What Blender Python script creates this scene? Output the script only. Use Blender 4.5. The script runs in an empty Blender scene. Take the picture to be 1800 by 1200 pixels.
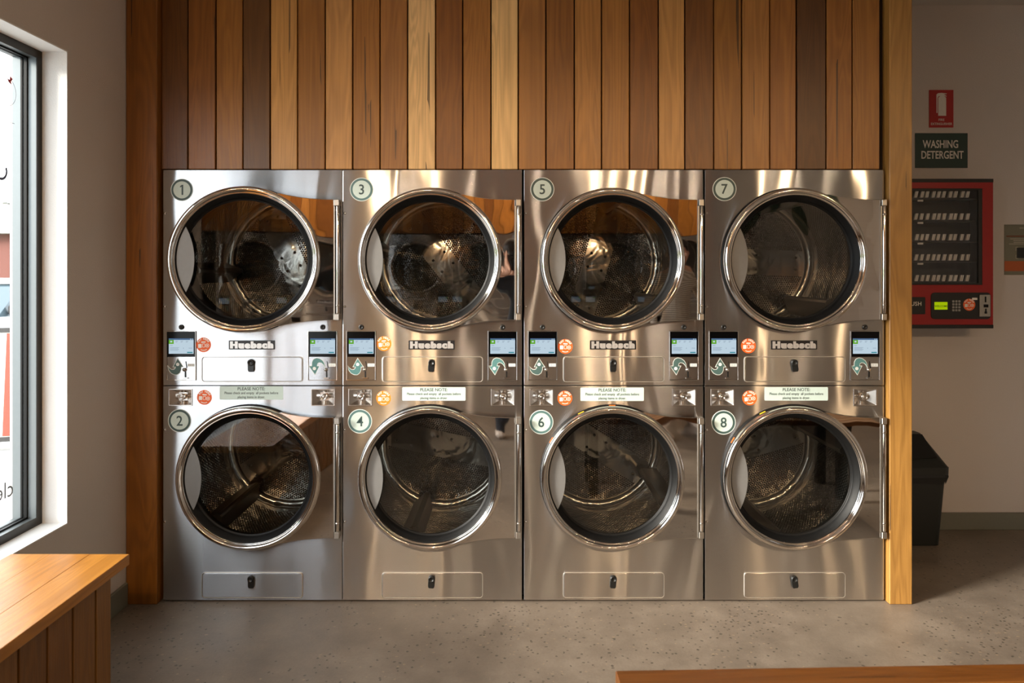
import bpy, bmesh, math, random
from mathutils import Vector, Matrix

random.seed(7)
scene = bpy.context.scene
COL = scene.collection
PI = math.pi

# ------------------------------------------------------------------ camera
F_PX = 1307.0            # focal length in pixels of the 1800 px wide frame
D0 = 3.3                 # camera to dryer fronts
CAM_H = 1.462
VPX, VPY = 900.0, 478.0  # where the lens axis meets the picture (shift lens)
cam_data = bpy.data.cameras.new('camera')
cam_data.sensor_width = 36.0
cam_data.lens = F_PX / 1800.0 * 36.0
cam_data.shift_x = (900.0 - VPX) / 1800.0
cam_data.shift_y = -(600.0 - VPY) / 1800.0
cam_data.clip_start = 0.05
cam_data.clip_end = 200
cam_data.dof.use_dof = True
cam_data.dof.focus_distance = 3.4
cam_data.dof.aperture_fstop = 4.0
cam = bpy.data.objects.new('camera', cam_data)
cam.location = (0, -D0, CAM_H)
cam.rotation_euler = (PI / 2, 0, 0)
COL.objects.link(cam)
scene.camera = cam

# ------------------------------------------------------------------ world, sun, daylight
world = bpy.data.worlds.new('overcast_sky')
scene.world = world
world.use_nodes = True
wn = world.node_tree.nodes
wl = world.node_tree.links
wn.clear()
w_out = wn.new('ShaderNodeOutputWorld')
w_bg = wn.new('ShaderNodeBackground')
w_tc = wn.new('ShaderNodeTexCoord')
w_no = wn.new('ShaderNodeTexNoise'); w_no.inputs['Scale'].default_value = 1.6; w_no.inputs['Detail'].default_value = 4
w_rp = wn.new('ShaderNodeValToRGB')
w_rp.color_ramp.elements[0].position = 0.3; w_rp.color_ramp.elements[0].color = (0.72, 0.80, 0.90, 1)
w_rp.color_ramp.elements[1].position = 0.7; w_rp.color_ramp.elements[1].color = (1.0, 0.99, 0.97, 1)
wl.new(w_tc.outputs['Generated'], w_no.inputs['Vector'])
wl.new(w_no.outputs['Fac'], w_rp.inputs['Fac'])
wl.new(w_rp.outputs['Color'], w_bg.inputs['Color'])
w_bg.inputs['Strength'].default_value = 6.5
wl.new(w_bg.outputs['Background'], w_out.inputs['Surface'])

SUN_AZ = math.radians(25)   # heading of the light, measured from +X towards +Y
SUN_EL = math.radians(18)
sun_data = bpy.data.lights.new('sun', 'SUN')
sun_data.energy = 11.0
sun_data.angle = math.radians(12)
sun_data.color = (1.0, 0.91, 0.80)
sun = bpy.data.objects.new('sun', sun_data)
sd = Vector((math.cos(SUN_EL) * math.cos(SUN_AZ), math.cos(SUN_EL) * math.sin(SUN_AZ), -math.sin(SUN_EL)))
sun.rotation_euler = sd.to_track_quat('-Z', 'Y').to_euler()
sun.location = (-8, -6, 6)
COL.objects.link(sun)

# window geometry (left wall) used by the portal as well
WX = -1.70                      # inner face of the left wall
WIN_Y0, WIN_Y1 = -0.457, -4.30  # far and near jamb
WIN_Z0, WIN_Z1 = 0.50, 2.306
pd = bpy.data.lights.new('window_portal', 'AREA')
pd.shape = 'RECTANGLE'
pd.size = abs(WIN_Y1 - WIN_Y0); pd.size_y = WIN_Z1 - WIN_Z0
pd.cycles.is_portal = True
po = bpy.data.objects.new('window_portal', pd)
po.location = (-1.93, (WIN_Y0 + WIN_Y1) / 2, (WIN_Z0 + WIN_Z1) / 2)
po.rotation_euler = Vector((1, 0, 0)).to_track_quat('-Z', 'Z').to_euler()
COL.objects.link(po)

scene.view_settings.view_transform = 'Standard'
scene.view_settings.look = 'None'
scene.view_settings.exposure = -0.20
scene.view_settings.gamma = 1.0
scene.view_settings.use_curve_mapping = False
scene.cycles.use_denoising = True
scene.cycles.max_bounces = 10
scene.cycles.diffuse_bounces = 5
scene.cycles.glossy_bounces = 6
scene.cycles.transparent_max_bounces = 16
scene.cycles.sample_clamp_indirect = 6.0
scene.cycles.caustics_reflective = True
scene.cycles.blur_glossy = 0.6

# ------------------------------------------------------------------ helpers
def s2l(c):
    c = c / 255.0
    return c / 12.92 if c <= 0.04045 else ((c + 0.055) / 1.055) ** 2.4
def S(r, g, b): return (s2l(r), s2l(g), s2l(b), 1.0)
def P(px, py, depth):           # photograph position -> world point at a distance from the camera
    return Vector(((px - VPX) * depth / F_PX, depth - D0, CAM_H - (py - VPY) * depth / F_PX))

class NT:
    def __init__(self, name):
        self.m = bpy.data.materials.new(name); self.m.use_nodes = True
        self.n = self.m.node_tree.nodes; self.l = self.m.node_tree.links
        self.n.clear()
        self.out = self.n.new('ShaderNodeOutputMaterial')
    def add(self, t, **kw):
        nd = self.n.new(t)
        for k, v in kw.items(): setattr(nd, k, v)
        return nd
    def link(self, a, b): self.l.new(a, b)
    def math(self, op, a, b=None, clamp=False):
        nd = self.n.new('ShaderNodeMath'); nd.operation = op; nd.use_clamp = clamp
        for i, v in enumerate((a, b)):
            if v is None: continue
            if isinstance(v, (int, float)): nd.inputs[i].default_value = v
            else: self.link(v, nd.inputs[i])
        return nd.outputs[0]
    def vmath(self, op, a, b=None, out=0):
        nd = self.n.new('ShaderNodeVectorMath'); nd.operation = op
        for i, v in enumerate((a, b)):
            if v is None: continue
            if isinstance(v, (tuple, list)): nd.inputs[i].default_value = v
            else: self.link(v, nd.inputs[i])
        return nd.outputs[out]
    def mix(self, fac, a, b, blend='MIX'):
        nd = self.n.new('ShaderNodeMix'); nd.data_type = 'RGBA'; nd.blend_type = blend
        for sock, v in ((nd.inputs[0], fac), (nd.inputs[6], a), (nd.inputs[7], b)):
            if isinstance(v, (int, float)): sock.default_value = v
            elif isinstance(v, (tuple, list)): sock.default_value = v
            else: self.link(v, sock)
        return nd.outputs[2]
    def ramp(self, fac, stops):
        nd = self.n.new('ShaderNodeValToRGB')
        cr = nd.color_ramp
        while len(cr.elements) < len(stops): cr.elements.new(0.5)
        for e, (p, c) in zip(cr.elements, stops):
            e.position = p; e.color = c if len(c) == 4 else (*c, 1)
        self.link(fac, nd.inputs[0])
        return nd.outputs[0]
    def noise(self, vec, scale, detail=2, rough=0.5, dist=0.0):
        nd = self.n.new('ShaderNodeTexNoise')
        nd.inputs['Scale'].default_value = scale; nd.inputs['Detail'].default_value = detail
        nd.inputs['Roughness'].default_value = rough; nd.inputs['Distortion'].default_value = dist
        if vec is not None: self.link(vec, nd.inputs['Vector'])
        return nd.outputs['Fac']
    def principled(self, **kw):
        nd = self.n.new('ShaderNodeBsdfPrincipled')
        for k, v in kw.items():
            sk = nd.inputs[k.replace('_', ' ')]
            if isinstance(v, (int, float, tuple, list)): sk.default_value = v
            else: self.link(v, sk)
        self.link(nd.outputs[0], self.out.inputs[0])
        return nd
    def bump(self, h, dist, strength=1.0, normal=None):
        nd = self.n.new('ShaderNodeBump')
        nd.inputs['Distance'].default_value = dist; nd.inputs['Strength'].default_value = strength
        self.link(h, nd.inputs['Height'])
        if normal is not None: self.link(normal, nd.inputs['Normal'])
        return nd.outputs[0]
    def pos(self): return self.n.new('ShaderNodeNewGeometry').outputs['Position']
    def obj(self): return self.n.new('ShaderNodeTexCoord').outputs['Object']

def simple(name, col, rough=0.5, metal=0.0, speck=0.06, spec=None, coat=0.0):
    t = NT(name)
    v = t.noise(t.pos(), 60, 3)
    c = t.mix(v, tuple(x * (1 - speck) for x in col[:3]) + (1,), tuple(min(1, x * (1 + speck)) for x in col[:3]) + (1,))
    p = t.principled(Base_Color=c, Roughness=rough, Metallic=metal)
    if spec is not None: p.inputs['Specular IOR Level'].default_value = spec
    if coat: p.inputs['Coat Weight'].default_value = coat; p.inputs['Coat Roughness'].default_value = 0.1
    return t.m

def emit(name, col, strength):
    t = NT(name)
    e = t.add('ShaderNodeEmission'); e.inputs[0].default_value = col; e.inputs[1].default_value = strength
    t.link(e.outputs[0], t.out.inputs[0])
    return t.m

# ---------------- materials
M = {}
def steel(name, col, rough, aniso, wave, wscale=(1.0, 1.0, 0.5), brush=0.0):
    t = NT(name)
    p = t.pos()
    q = t.vmath('MULTIPLY', p, wscale)
    w1 = t.noise(q, 3.2, 1.5, 0.4, 0.6)
    fine = t.noise(t.vmath('MULTIPLY', p, (3, 3, 260)), 1.0, 2)
    smudge = t.noise(p, 5.0, 4, 0.6)
    r = t.math('ADD', rough * 0.85, t.math('MULTIPLY', smudge, rough * 0.3))
    c = t.mix(fine, tuple(x * 0.93 for x in col[:3]) + (1,), col)
    nrm = t.bump(w1, wave)
    if brush:
        fb = t.noise(t.vmath('MULTIPLY', p, (2, 2, 1100)), 1.0, 1)
        nrm = t.bump(fb, brush, 1.0, nrm)
    pr = t.principled(Base_Color=c, Metallic=1.0, Roughness=r, Anisotropic=aniso, Normal=nrm)
    cx = t.add('ShaderNodeCombineXYZ'); cx.inputs[2].default_value = 1.0
    t.link(cx.outputs[0], pr.inputs['Tangent'])
    return t.m
def brushed(name, col, r, an, wave):
    t = NT(name)
    p = t.pos()
    w1 = t.noise(t.vmath('MULTIPLY', p, (1.0, 1.0, 0.30)), 3.2, 1.5, 0.4, 0.6)
    fine = t.noise(t.vmath('MULTIPLY', p, (3, 3, 260)), 1.0, 2)
    smudge = t.noise(p, 5.0, 4, 0.6)
    g = t.add('ShaderNodeBsdfAnisotropic'); g.distribution = 'GGX'
    c = t.mix(t.math('MULTIPLY', fine, 0.6), col, tuple(x * 0.90 for x in col[:3]) + (1,))
    c = t.mix(t.math('MULTIPLY', smudge, 0.16), c, tuple(x * 0.80 for x in col[:3]) + (1,))
    t.link(c, g.inputs['Color'])
    t.link(t.math('ADD', r * 0.9, t.math('MULTIPLY', smudge, r * 0.2)), g.inputs['Roughness'])
    g.inputs['Anisotropy'].default_value = an
    t.link(t.bump(w1, wave), g.inputs['Normal'])
    cx = t.add('ShaderNodeCombineXYZ'); cx.inputs[0].default_value = 1.0
    t.link(cx.outputs[0], g.inputs['Tangent'])
    t.link(g.outputs[0], t.out.inputs[0])
    return t.m
M['steel'] = brushed('brushed_steel', S(203, 203, 204), 0.21, 0.82, 0.011)
M['mirror'] = steel('polished_steel', S(222, 218, 214), 0.025, 0.0, 0.0030, (1.0, 1.0, 1.0))
M['grip'] = simple('grey_grip_plate', S(122, 121, 119), 0.5, 0.2)
M['satin'] = steel('satin_steel', S(190, 186, 180), 0.42, 0.3, 0.002)
M['edge_highlight'] = simple('bright_edge_highlight', S(226, 220, 212), 0.38, 0.85, 0.02)  # pale metal puts the embossed panel's edge highlight into colour
M['tray'] = simple('tray_chrome', S(214, 210, 206), 0.22, 1.0, 0.02)
M['chrome'] = simple('chrome', S(225, 220, 214), 0.09, 1.0, 0.02)
M['darkchrome'] = simple('dark_metal', S(70, 68, 66), 0.3, 1.0, 0.05)
M['black'] = simple('black_rubber', S(9, 9, 9), 0.5, spec=0.25)
M['gloss_black'] = simple('black_glass', S(5, 5, 6), 0.12, spec=0.25)
M['black_plastic'] = simple('black_plastic', S(22, 23, 23), 0.35)
M['cabinet'] = simple('galvanised_sheet', S(95, 95, 95), 0.5, 0.8)
M['badge_border'] = simple('badge_white_border', S(222, 230, 226), 0.45)
M['badge_ring'] = simple('badge_teal', S(84, 116, 114), 0.45)
M['badge_ring_shaded'] = simple('badge_teal_shaded', S(58, 80, 76), 0.45)  # same teal ring, darkened: shade put into the colour
M['badge_face'] = simple('badge_pale_green', S(200, 216, 208), 0.5)
M['badge_ink'] = simple('badge_ink', S(56, 76, 74), 0.5)
M['note'] = simple('pale_green_label', S(200, 218, 211), 0.6)
M['note_ink'] = simple('label_ink', S(64, 80, 77), 0.7)
M['orange_red'] = simple('red_orange_sticker', S(236, 98, 28), 0.5)
M['orange'] = simple('sunlit_orange_sticker', S(238, 138, 36), 0.45)  # same sticker, with stronger sunlight put into its colour
M['white_print'] = simple('white_print', S(240, 236, 226), 0.5)
M['logo_plate'] = simple('logo_black', S(22, 20, 20), 0.4)
M['logo_letter'] = simple('logo_silver', S(210, 206, 202), 0.35, 0.6)
M['teal'] = simple('teal_decal', S(84, 130, 128), 0.5)
M['dark_teal'] = simple('dark_teal_decal', S(70, 96, 92), 0.5)
M['white_paint'] = simple('white_outline', S(225, 228, 224), 0.5)
M['plaster'] = None
M['lcd'] = emit('lcd_light', S(205, 226, 240), 0.95)
M['lcd_bar'] = emit('lcd_bar', S(88, 118, 156), 0.9)
M['lcd_green'] = emit('lcd_green', S(110, 185, 48), 0.9)
M['lcd_text'] = emit('lcd_text', S(160, 180, 200), 0.9)
M['lcd_teal'] = emit('lcd_teal', S(50, 150, 165), 0.9)

def plaster(name, col):
    t = NT(name)
    p = t.pos()
    n1 = t.noise(p, 1.3, 4); n2 = t.noise(p, 220, 2)
    c = t.mix(n1, tuple(x * 0.94 for x in col[:3]) + (1,), col)
    t.principled(Base_Color=c, Roughness=0.75, Normal=t.bump(n2, 0.0012))
    return t.m
M['plaster'] = plaster('painted_plaster', S(206, 198, 191))
M['ceiling'] = plaster('ceiling_board', S(196, 190, 182))
M['skirting'] = simple('skirting_grey_green', S(112, 112, 100), 0.5)
M['reveal'] = plaster('white_reveal_paint', S(232, 232, 230))

def wood(name, axis='z', gloss=0.33, use_color=True, base=S(176, 118, 62)):
    """axis = direction the grain runs (object space)"""
    t = NT(name)
    o = t.obj()
    info = t.add('ShaderNodeObjectInfo')
    off = t.math('MULTIPLY', info.outputs['Random'], 37.0)
    cx = t.add('ShaderNodeCombineXYZ')
    for i in range(3): t.link(off, cx.inputs[i])
    p = t.vmath('ADD', o, cx.outputs[0])
    sc = {'z': (1, 1, 0.09), 'y': (1, 0.09, 1), 'x': (0.09, 1, 1)}[axis]
    scf = {'z': (1, 1, 0.012), 'y': (1, 0.012, 1), 'x': (0.012, 1, 1)}[axis]
    ps = t.vmath('MULTIPLY', p, sc)
    fig = t.noise(ps, 9.0, 2, 0.5, 0.5)
    rings = t.math('SINE', t.math('MULTIPLY', fig, 75.0))
    rings = t.math('ADD', t.math('MULTIPLY', rings, 0.5), 0.5)
    fine = t.noise(t.vmath('MULTIPLY', p, scf), 420.0, 3, 0.6)
    streak = t.noise(t.vmath('MULTIPLY', p, scf), 70.0, 3, 0.6)
    blot = t.noise(ps, 6.0, 3, 0.6)
    # short dark gum veins
    vein = t.noise(t.vmath('MULTIPLY', p, scf), 55.0, 1, 0.4)
    vein2 = t.noise(ps, 22.0, 1)
    vm = t.math('MULTIPLY', t.math('GREATER_THAN', vein, 0.70), t.math('GREATER_THAN', vein2, 0.57))
    col = info.outputs['Color'] if use_color else None
    if col is None:
        rgb = t.add('ShaderNodeRGB'); rgb.outputs[0].default_value = base; col = rgb.outputs[0]
    f1 = t.math('ADD', t.math('MULTIPLY', rings, 0.22), t.math('MULTIPLY', streak, 0.55))
    f1 = t.math('ADD', f1, t.math('MULTIPLY', blot, 0.35))
    dark = t.mix(1.0, col, (0.50, 0.42, 0.34, 1), 'MULTIPLY')
    light = t.mix(1.0, col, (1.28, 1.24, 1.16, 1), 'MULTIPLY')
    c = t.mix(t.math('SUBTRACT', f1, 0.08, True), dark, light)
    c = t.mix(t.math('MULTIPLY', t.math('GREATER_THAN', fine, 0.60), 0.22), c, dark)
    c = t.mix(t.math('MULTIPLY', vm, 0.75), c, (0.02, 0.011, 0.006, 1))
    c = t.mix(1.0, c, (0.93, 0.98, 0.84, 1), 'MULTIPLY')
    r = t.math('ADD', gloss, t.math('MULTIPLY', streak, 0.12))
    t.principled(Base_Color=c, Roughness=r, Normal=t.bump(fine, 0.0006))
    return t.m
M['wood_z'] = wood('timber_vertical', 'z', 0.30)
M['wood_y'] = wood('timber_lengthwise', 'y', 0.24)
M['wood_x'] = wood('timber_crosswise', 'x', 0.32)

def concrete():
    t = NT('polished_concrete')
    p = t.pos()
    big = t.noise(p, 0.9, 4, 0.6); mid = t.noise(p, 5, 5, 0.65); fine = t.noise(p, 90, 3)
    f = t.math('ADD', t.math('MULTIPLY', big, 0.5), t.math('MULTIPLY', mid, 0.5))
    c = t.ramp(f, [(0.30, S(96, 86, 76)), (0.52, S(128, 116, 103)), (0.72, S(158, 145, 130))])
    c = t.mix(t.math('MULTIPLY', fine, 0.30), c, S(92, 84, 75))
    vo = t.add('ShaderNodeTexVoronoi'); vo.inputs['Scale'].default_value = 58
    jit = t.add('ShaderNodeTexNoise'); jit.inputs['Scale'].default_value = 30
    t.link(p, jit.inputs['Vector'])
    t.link(t.vmath('ADD', p, t.vmath('MULTIPLY', jit.outputs['Color'], (0.02, 0.02, 0.0))), vo.inputs['Vector'])
    patch = t.noise(p, 1.5, 2)
    sepc = t.add('ShaderNodeSeparateColor'); t.link(vo.outputs['Color'], sepc.inputs[0])
    thr = t.math('MULTIPLY', t.math('SUBTRACT', patch, 0.38, True), 1.9)
    keep = t.math('LESS_THAN', sepc.outputs[0], thr)
    stone = t.math('MULTIPLY', t.math('LESS_THAN', vo.outputs['Distance'], 0.30), keep)
    sc = t.mix(t.math('GREATER_THAN', sepc.outputs[1], 0.25), S(150, 132, 110), S(58, 53, 46))
    c = t.mix(t.math('MULTIPLY', stone, 0.72), c, sc)
    # hairline scratches
    r = t.math('ADD', 0.30, t.math('MULTIPLY', mid, 0.25))
    t.principled(Base_Color=c, Roughness=r, Normal=t.bump(fine, 0.0006))
    return t.m
M['concrete'] = concrete()

def thin_glass(name, tint, ior=1.55, gain=1.0, rough=0.0):
    t = NT(name)
    tr = t.add('ShaderNodeBsdfTransparent'); tr.inputs[0].default_value = tint
    gl = t.add('ShaderNodeBsdfGlossy'); gl.inputs['Roughness'].default_value = rough
    lw = t.add('ShaderNodeLayerWeight'); lw.inputs['Blend'].default_value = 0.5
    f0 = ((ior - 1) / (ior + 1)) ** 2
    fac = t.math('ADD', t.math('MULTIPLY', t.math('POWER', lw.outputs['Facing'], 5.0), 1 - f0), f0)
    fac = t.math('MULTIPLY', fac, gain, True)
    mx = t.add('ShaderNodeMixShader')
    t.link(fac, mx.inputs[0]); t.link(tr.outputs[0], mx.inputs[1]); t.link(gl.outputs[0], mx.inputs[2])
    t.link(mx.outputs[0], t.out.inputs[0])
    return t.m
M['door_glass'] = thin_glass('door_glass', (0.86, 0.86, 0.82, 1), 1.6, 1.7)
M['window_glass'] = thin_glass('window_glass', (0.95, 0.97, 0.96, 1), 1.5, 1.0)
M['vend_glass'] = thin_glass('vending_glass', (0.92, 0.92, 0.92, 1), 1.5, 1.2)

def perforated(name, cyl):
    t = NT(name)
    o = t.obj()
    sep = t.add('ShaderNodeSeparateXYZ'); t.link(o, sep.inputs[0])
    x, y, z = sep.outputs
    cb = t.add('ShaderNodeCombineXYZ')
    if cyl:
        ang = t.math('MULTIPLY', t.math('ARCTAN2', z, x), 0.335)
        t.link(ang, cb.inputs[0]); t.link(y, cb.inputs[1])
    else:
        t.link(x, cb.inputs[0]); t.link(z, cb.inputs[1])
    a = 0.0118 if not cyl else 0.0150
    s = (a, a * 1.7320508, 1.0)
    inv = (1 / s[0], 1 / s[1], 0.0)
    def lat(v):
        fr = t.vmath('FRACTION', v)
        d = t.vmath('SUBTRACT', fr, (0.5, 0.5, 0.0))
        d = t.vmath('MULTIPLY', d, (s[0], s[1], 0.0))
        return t.vmath('LENGTH', d, out=1)
    u = t.vmath('ADD', t.vmath('MULTIPLY', cb.outputs[0], inv), (100.0, 100.0, 0.0))
    d = t.math('MINIMUM', lat(u), lat(t.vmath('ADD', u, (0.5, 0.5, 0.0))))
    hole = t.math('LESS_THAN', d, a * 0.39)
    if not cyl:
        rad = t.math('SQRT', t.math('ADD', t.math('MULTIPLY', x, x), t.math('MULTIPLY', z, z)))
        zone = t.math('MULTIPLY', t.math('GREATER_THAN', t.math('ABSOLUTE', z), 0.066), t.math('LESS_THAN', rad, 0.288))
    else:
        zone = t.math('MULTIPLY', t.math('GREATER_THAN', y, 0.10), t.math('LESS_THAN', y, 0.545))
    hole = t.math('MULTIPLY', hole, zone)
    w = t.noise(o, 7.0, 2, 0.5, 0.8)
    c = t.mix(hole, S(184, 182, 178), (0.006, 0.006, 0.006, 1))
    met = t.math('SUBTRACT', 1.0, hole)
    r = t.math('ADD', 0.17, t.math('MULTIPLY', hole, 0.5))
    t.principled(Base_Color=c, Metallic=met, Roughness=r, Normal=t.bump(w, 0.010))
    return t.m
M['drum_back'] = perforated('perforated_back', False)
M['drum_side'] = perforated('perforated_side', True)

# ---------------- mesh helpers
class MB:
    def __init__(self): self.v = []; self.f = []; self.m = []; self.sm = []
    def face(self, pts, mi=0, smooth=False):
        n = len(self.v); self.v += [tuple(p) for p in pts]
        self.f.append(tuple(range(n, n + len(pts)))); self.m.append(mi); self.sm.append(smooth)
    def box(self, x0, x1, y0, y1, z0, z1, mi=0):
        x0, x1 = min(x0, x1), max(x0, x1); y0, y1 = min(y0, y1), max(y0, y1); z0, z1 = min(z0, z1), max(z0, z1)
        n = len(self.v)
        self.v += [(x, y, z) for z in (z0, z1) for y in (y0, y1) for x in (x0, x1)]
        for q in ((0, 2, 3, 1), (4, 5, 7, 6), (0, 1, 5, 4), (2, 6, 7, 3), (0, 4, 6, 2), (1, 3, 7, 5)):
            self.f.append(tuple(n + i for i in q)); self.m.append(mi); self.sm.append(False)
        return self
    def bbox(self, x0, x1, y0, y1, z0, z1, b, mi=0):
        """box with chamfered edges along its longest axis and on the ends"""
        lo = [min(x0, x1), min(y0, y1), min(z0, z1)]; hi = [max(x0, x1), max(y0, y1), max(z0, z1)]
        bm = bmesh.new()
        bmesh.ops.create_cube(bm, size=1)
        for v in bm.verts:
            for i in range(3): v.co[i] = lo[i] if v.co[i] < 0 else hi[i]
        bmesh.ops.bevel(bm, geom=bm.edges[:], offset=b, segments=1, affect='EDGES')
        self.addbm(bm, mi); bm.free()
        return self
    def addbm(self, bm, mi=0, smooth=False):
        n = len(self.v); bm.verts.index_update()
        self.v += [tuple(v.co) for v in bm.verts]
        for f in bm.faces:
            self.f.append(tuple(n + v.index for v in f.verts)); self.m.append(mi); self.sm.append(smooth)
    def addmesh(self, me, mi=0, off=(0, 0, 0)):
        n = len(self.v)
        self.v += [(v.co.x + off[0], v.co.y + off[1], v.co.z + off[2]) for v in me.vertices]
        for p in me.polygons:
            self.f.append(tuple(n + i for i in p.vertices)); self.m.append(mi); self.sm.append(p.use_smooth)
        return self
    def lathe(self, prof, c=(0, 0, 0), seg=96, mi=0, smooth=True, axis='y', cap0=False, cap1=False):
        """profile of (radius, offset along axis)"""
        n = len(self.v); k = len(prof)
        for i in range(seg):
            a = 2 * PI * i / seg; ca, sa = math.cos(a), math.sin(a)
            for r, h in prof:
                if axis == 'y': p = (c[0] + r * ca, c[1] + h, c[2] + r * sa)
                elif axis == 'z': p = (c[0] + r * ca, c[1] + r * sa, c[2] + h)
                else: p = (c[0] + h, c[1] + r * ca, c[2] + r * sa)
                self.v.append(p)
        for i in range(seg):
            j = (i + 1) % seg
            for q in range(k - 1):
                self.f.append((n + i * k + q, n + j * k + q, n + j * k + q + 1, n + i * k + q + 1)); self.m.append(mi); self.sm.append(smooth)
        if cap0: self.f.append(tuple(n + i * k for i in range(seg))); self.m.append(mi); self.sm.append(False)
        if cap1: self.f.append(tuple(n + i * k + k - 1 for i in range(seg))); self.m.append(mi); self.sm.append(False)
        return self
    def tube(self, pts, r, seg=10, mi=0):
        pts = [Vector(p) for p in pts]; n = len(self.v)
        for i, p in enumerate(pts):
            d = (pts[min(i + 1, len(pts) - 1)] - pts[max(i - 1, 0)]).normalized()
            u = d.cross(Vector((0, 0, 1)) if abs(d.z) < 0.9 else Vector((1, 0, 0))).normalized(); w = d.cross(u)
            rr = r[i] if isinstance(r, (list, tuple)) else r
            for k in range(seg):
                a = 2 * PI * k / seg
                self.v.append(tuple(p + (u * math.cos(a) + w * math.sin(a)) * rr))
        for i in range(len(pts) - 1):
            for k in range(seg):
                k2 = (k + 1) % seg
                self.f.append((n + i * seg + k, n + i * seg + k2, n + (i + 1) * seg + k2, n + (i + 1) * seg + k)); self.m.append(mi); self.sm.append(True)
        for e in (0, len(pts) - 1):
            self.f.append(tuple(n + e * seg + k for k in range(seg))); self.m.append(mi); self.sm.append(False)
        return self
    def mesh(self, name):
        me = bpy.data.meshes.new(name)
        me.from_pydata(self.v, [], self.f)
        me.polygons.foreach_set('material_index', self.m)
        me.polygons.foreach_set('use_smooth', self.sm)
        bm = bmesh.new(); bm.from_mesh(me)
        bmesh.ops.recalc_face_normals(bm, faces=bm.faces[:])
        bm.to_mesh(me); bm.free()
        return me

def setmats(me, mats):
    if len(me.materials): me.materials.clear()
    for m in (mats if isinstance(mats, (list, tuple)) else [mats]): me.materials.append(m)
    return me

def obj(name, me, mats=None, parent=None, loc=(0, 0, 0), rot=None, color=None):
    if isinstance(me, MB): me = me.mesh(name)
    if mats is not None: setmats(me, mats)
    o = bpy.data.objects.new(name, me)
    COL.objects.link(o)
    o.location = loc
    if rot is not None: o.rotation_euler = rot
    if parent is not None: o.parent = parent
    if color is not None: o.color = color
    return o

def tag(o, label=None, cat=None, group=None, kind=None):
    if label: o['label'] = label
    if cat: o['category'] = cat
    if group: o['group'] = group
    if kind: o['kind'] = kind
    return o
def thing(name, label, cat, loc=(0, 0, 0), rotz=0, group=None):
    o = bpy.data.objects.new(name, None); COL.objects.link(o)
    o.empty_display_size = 0.1
    o.location = loc; o.rotation_euler = (0, 0, rotz)
    return tag(o, label, cat, group)
def struct(name, mb, mats, parent=None, **kw):
    o = obj(name, mb, mats, parent, **kw)
    if parent is None: o['kind'] = 'structure'
    return o

def rrect(cx, cz, w, h, r=0.0, n=5):
    if r <= 0: return [(cx - w / 2, cz - h / 2), (cx + w / 2, cz - h / 2), (cx + w / 2, cz + h / 2), (cx - w / 2, cz + h / 2)]
    out = []
    for sx, sz, a0 in ((1, -1, -90), (1, 1, 0), (-1, 1, 90), (-1, -1, 180)):
        for i in range(n + 1):
            a = math.radians(a0 + 90.0 * i / n)
            out.append((cx + sx * (w / 2 - r) + r * math.cos(a), cz + sz * (h / 2 - r) + r * math.sin(a)))
    return out
def circ(cx, cz, r, n=64):
    return [(cx + r * math.cos(2 * PI * i / n), cz + r * math.sin(2 * PI * i / n)) for i in range(n)]

def upright(me):
    """XY drawing -> XZ plane that faces -Y"""
    for v in me.vertices: v.co = (v.co.x, -v.co.z, v.co.y)
    return me
def plate(loops, t, y_front, bevel=0.0, off=(0, 0)):
    """flat plate with holes; loops in x,z; front face at y_front, thickness t going to +Y"""
    cu = bpy.data.curves.new('c', 'CURVE'); cu.dimensions = '2D'; cu.fill_mode = 'BOTH'
    for lp in loops:
        sp = cu.splines.new('POLY'); sp.points.add(len(lp) - 1); sp.use_cyclic_u = True
        for p, (x, z) in zip(sp.points, lp): p.co = (x + off[0], z + off[1], 0, 1)
    cu.extrude = max(t / 2 - bevel, 0.0)
    cu.bevel_depth = bevel; cu.bevel_resolution = 1 if bevel else 0
    if bevel: cu.offset = -bevel
    o = bpy.data.objects.new('c', cu)
    me = bpy.data.meshes.new_from_object(o)
    bpy.data.objects.remove(o); bpy.data.curves.remove(cu)
    upright(me)
    for v in me.vertices: v.co.y += y_front + t / 2
    for p in me.polygons: p.use_smooth = False
    return me
def text_mesh(body, size, x=0, z=0, y=0, bold=0.0, sx=1.0, thick=0.0006, align='CENTER', rot=0.0, spacing=1.0, line=1.0):
    cu = bpy.data.curves.new('t', 'FONT'); cu.body = body; cu.size = size
    cu.align_x = align; cu.align_y = 'CENTER'; cu.offset = bold; cu.extrude = thick / 2
    cu.space_character = spacing; cu.space_line = line; cu.resolution_u = 3
    o = bpy.data.objects.new('t', cu)
    me = bpy.data.meshes.new_from_object(o)
    bpy.data.objects.remove(o); bpy.data.curves.remove(cu)
    cr, sr = math.cos(rot), math.sin(rot)
    for v in me.vertices:
        px, pz = v.co.x * sx, v.co.y
        v.co = (x + px * cr - pz * sr, y - v.co.z, z + px * sr + pz * cr)
    return me

def copy_tree(o, parent=None, skip=()):
    c = o.copy(); COL.objects.link(c); c.parent = parent
    for ch in list(o.children):
        if any(ch.name.split('.')[0] == s for s in skip): continue
        copy_tree(ch, c, skip)
    return c

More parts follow.
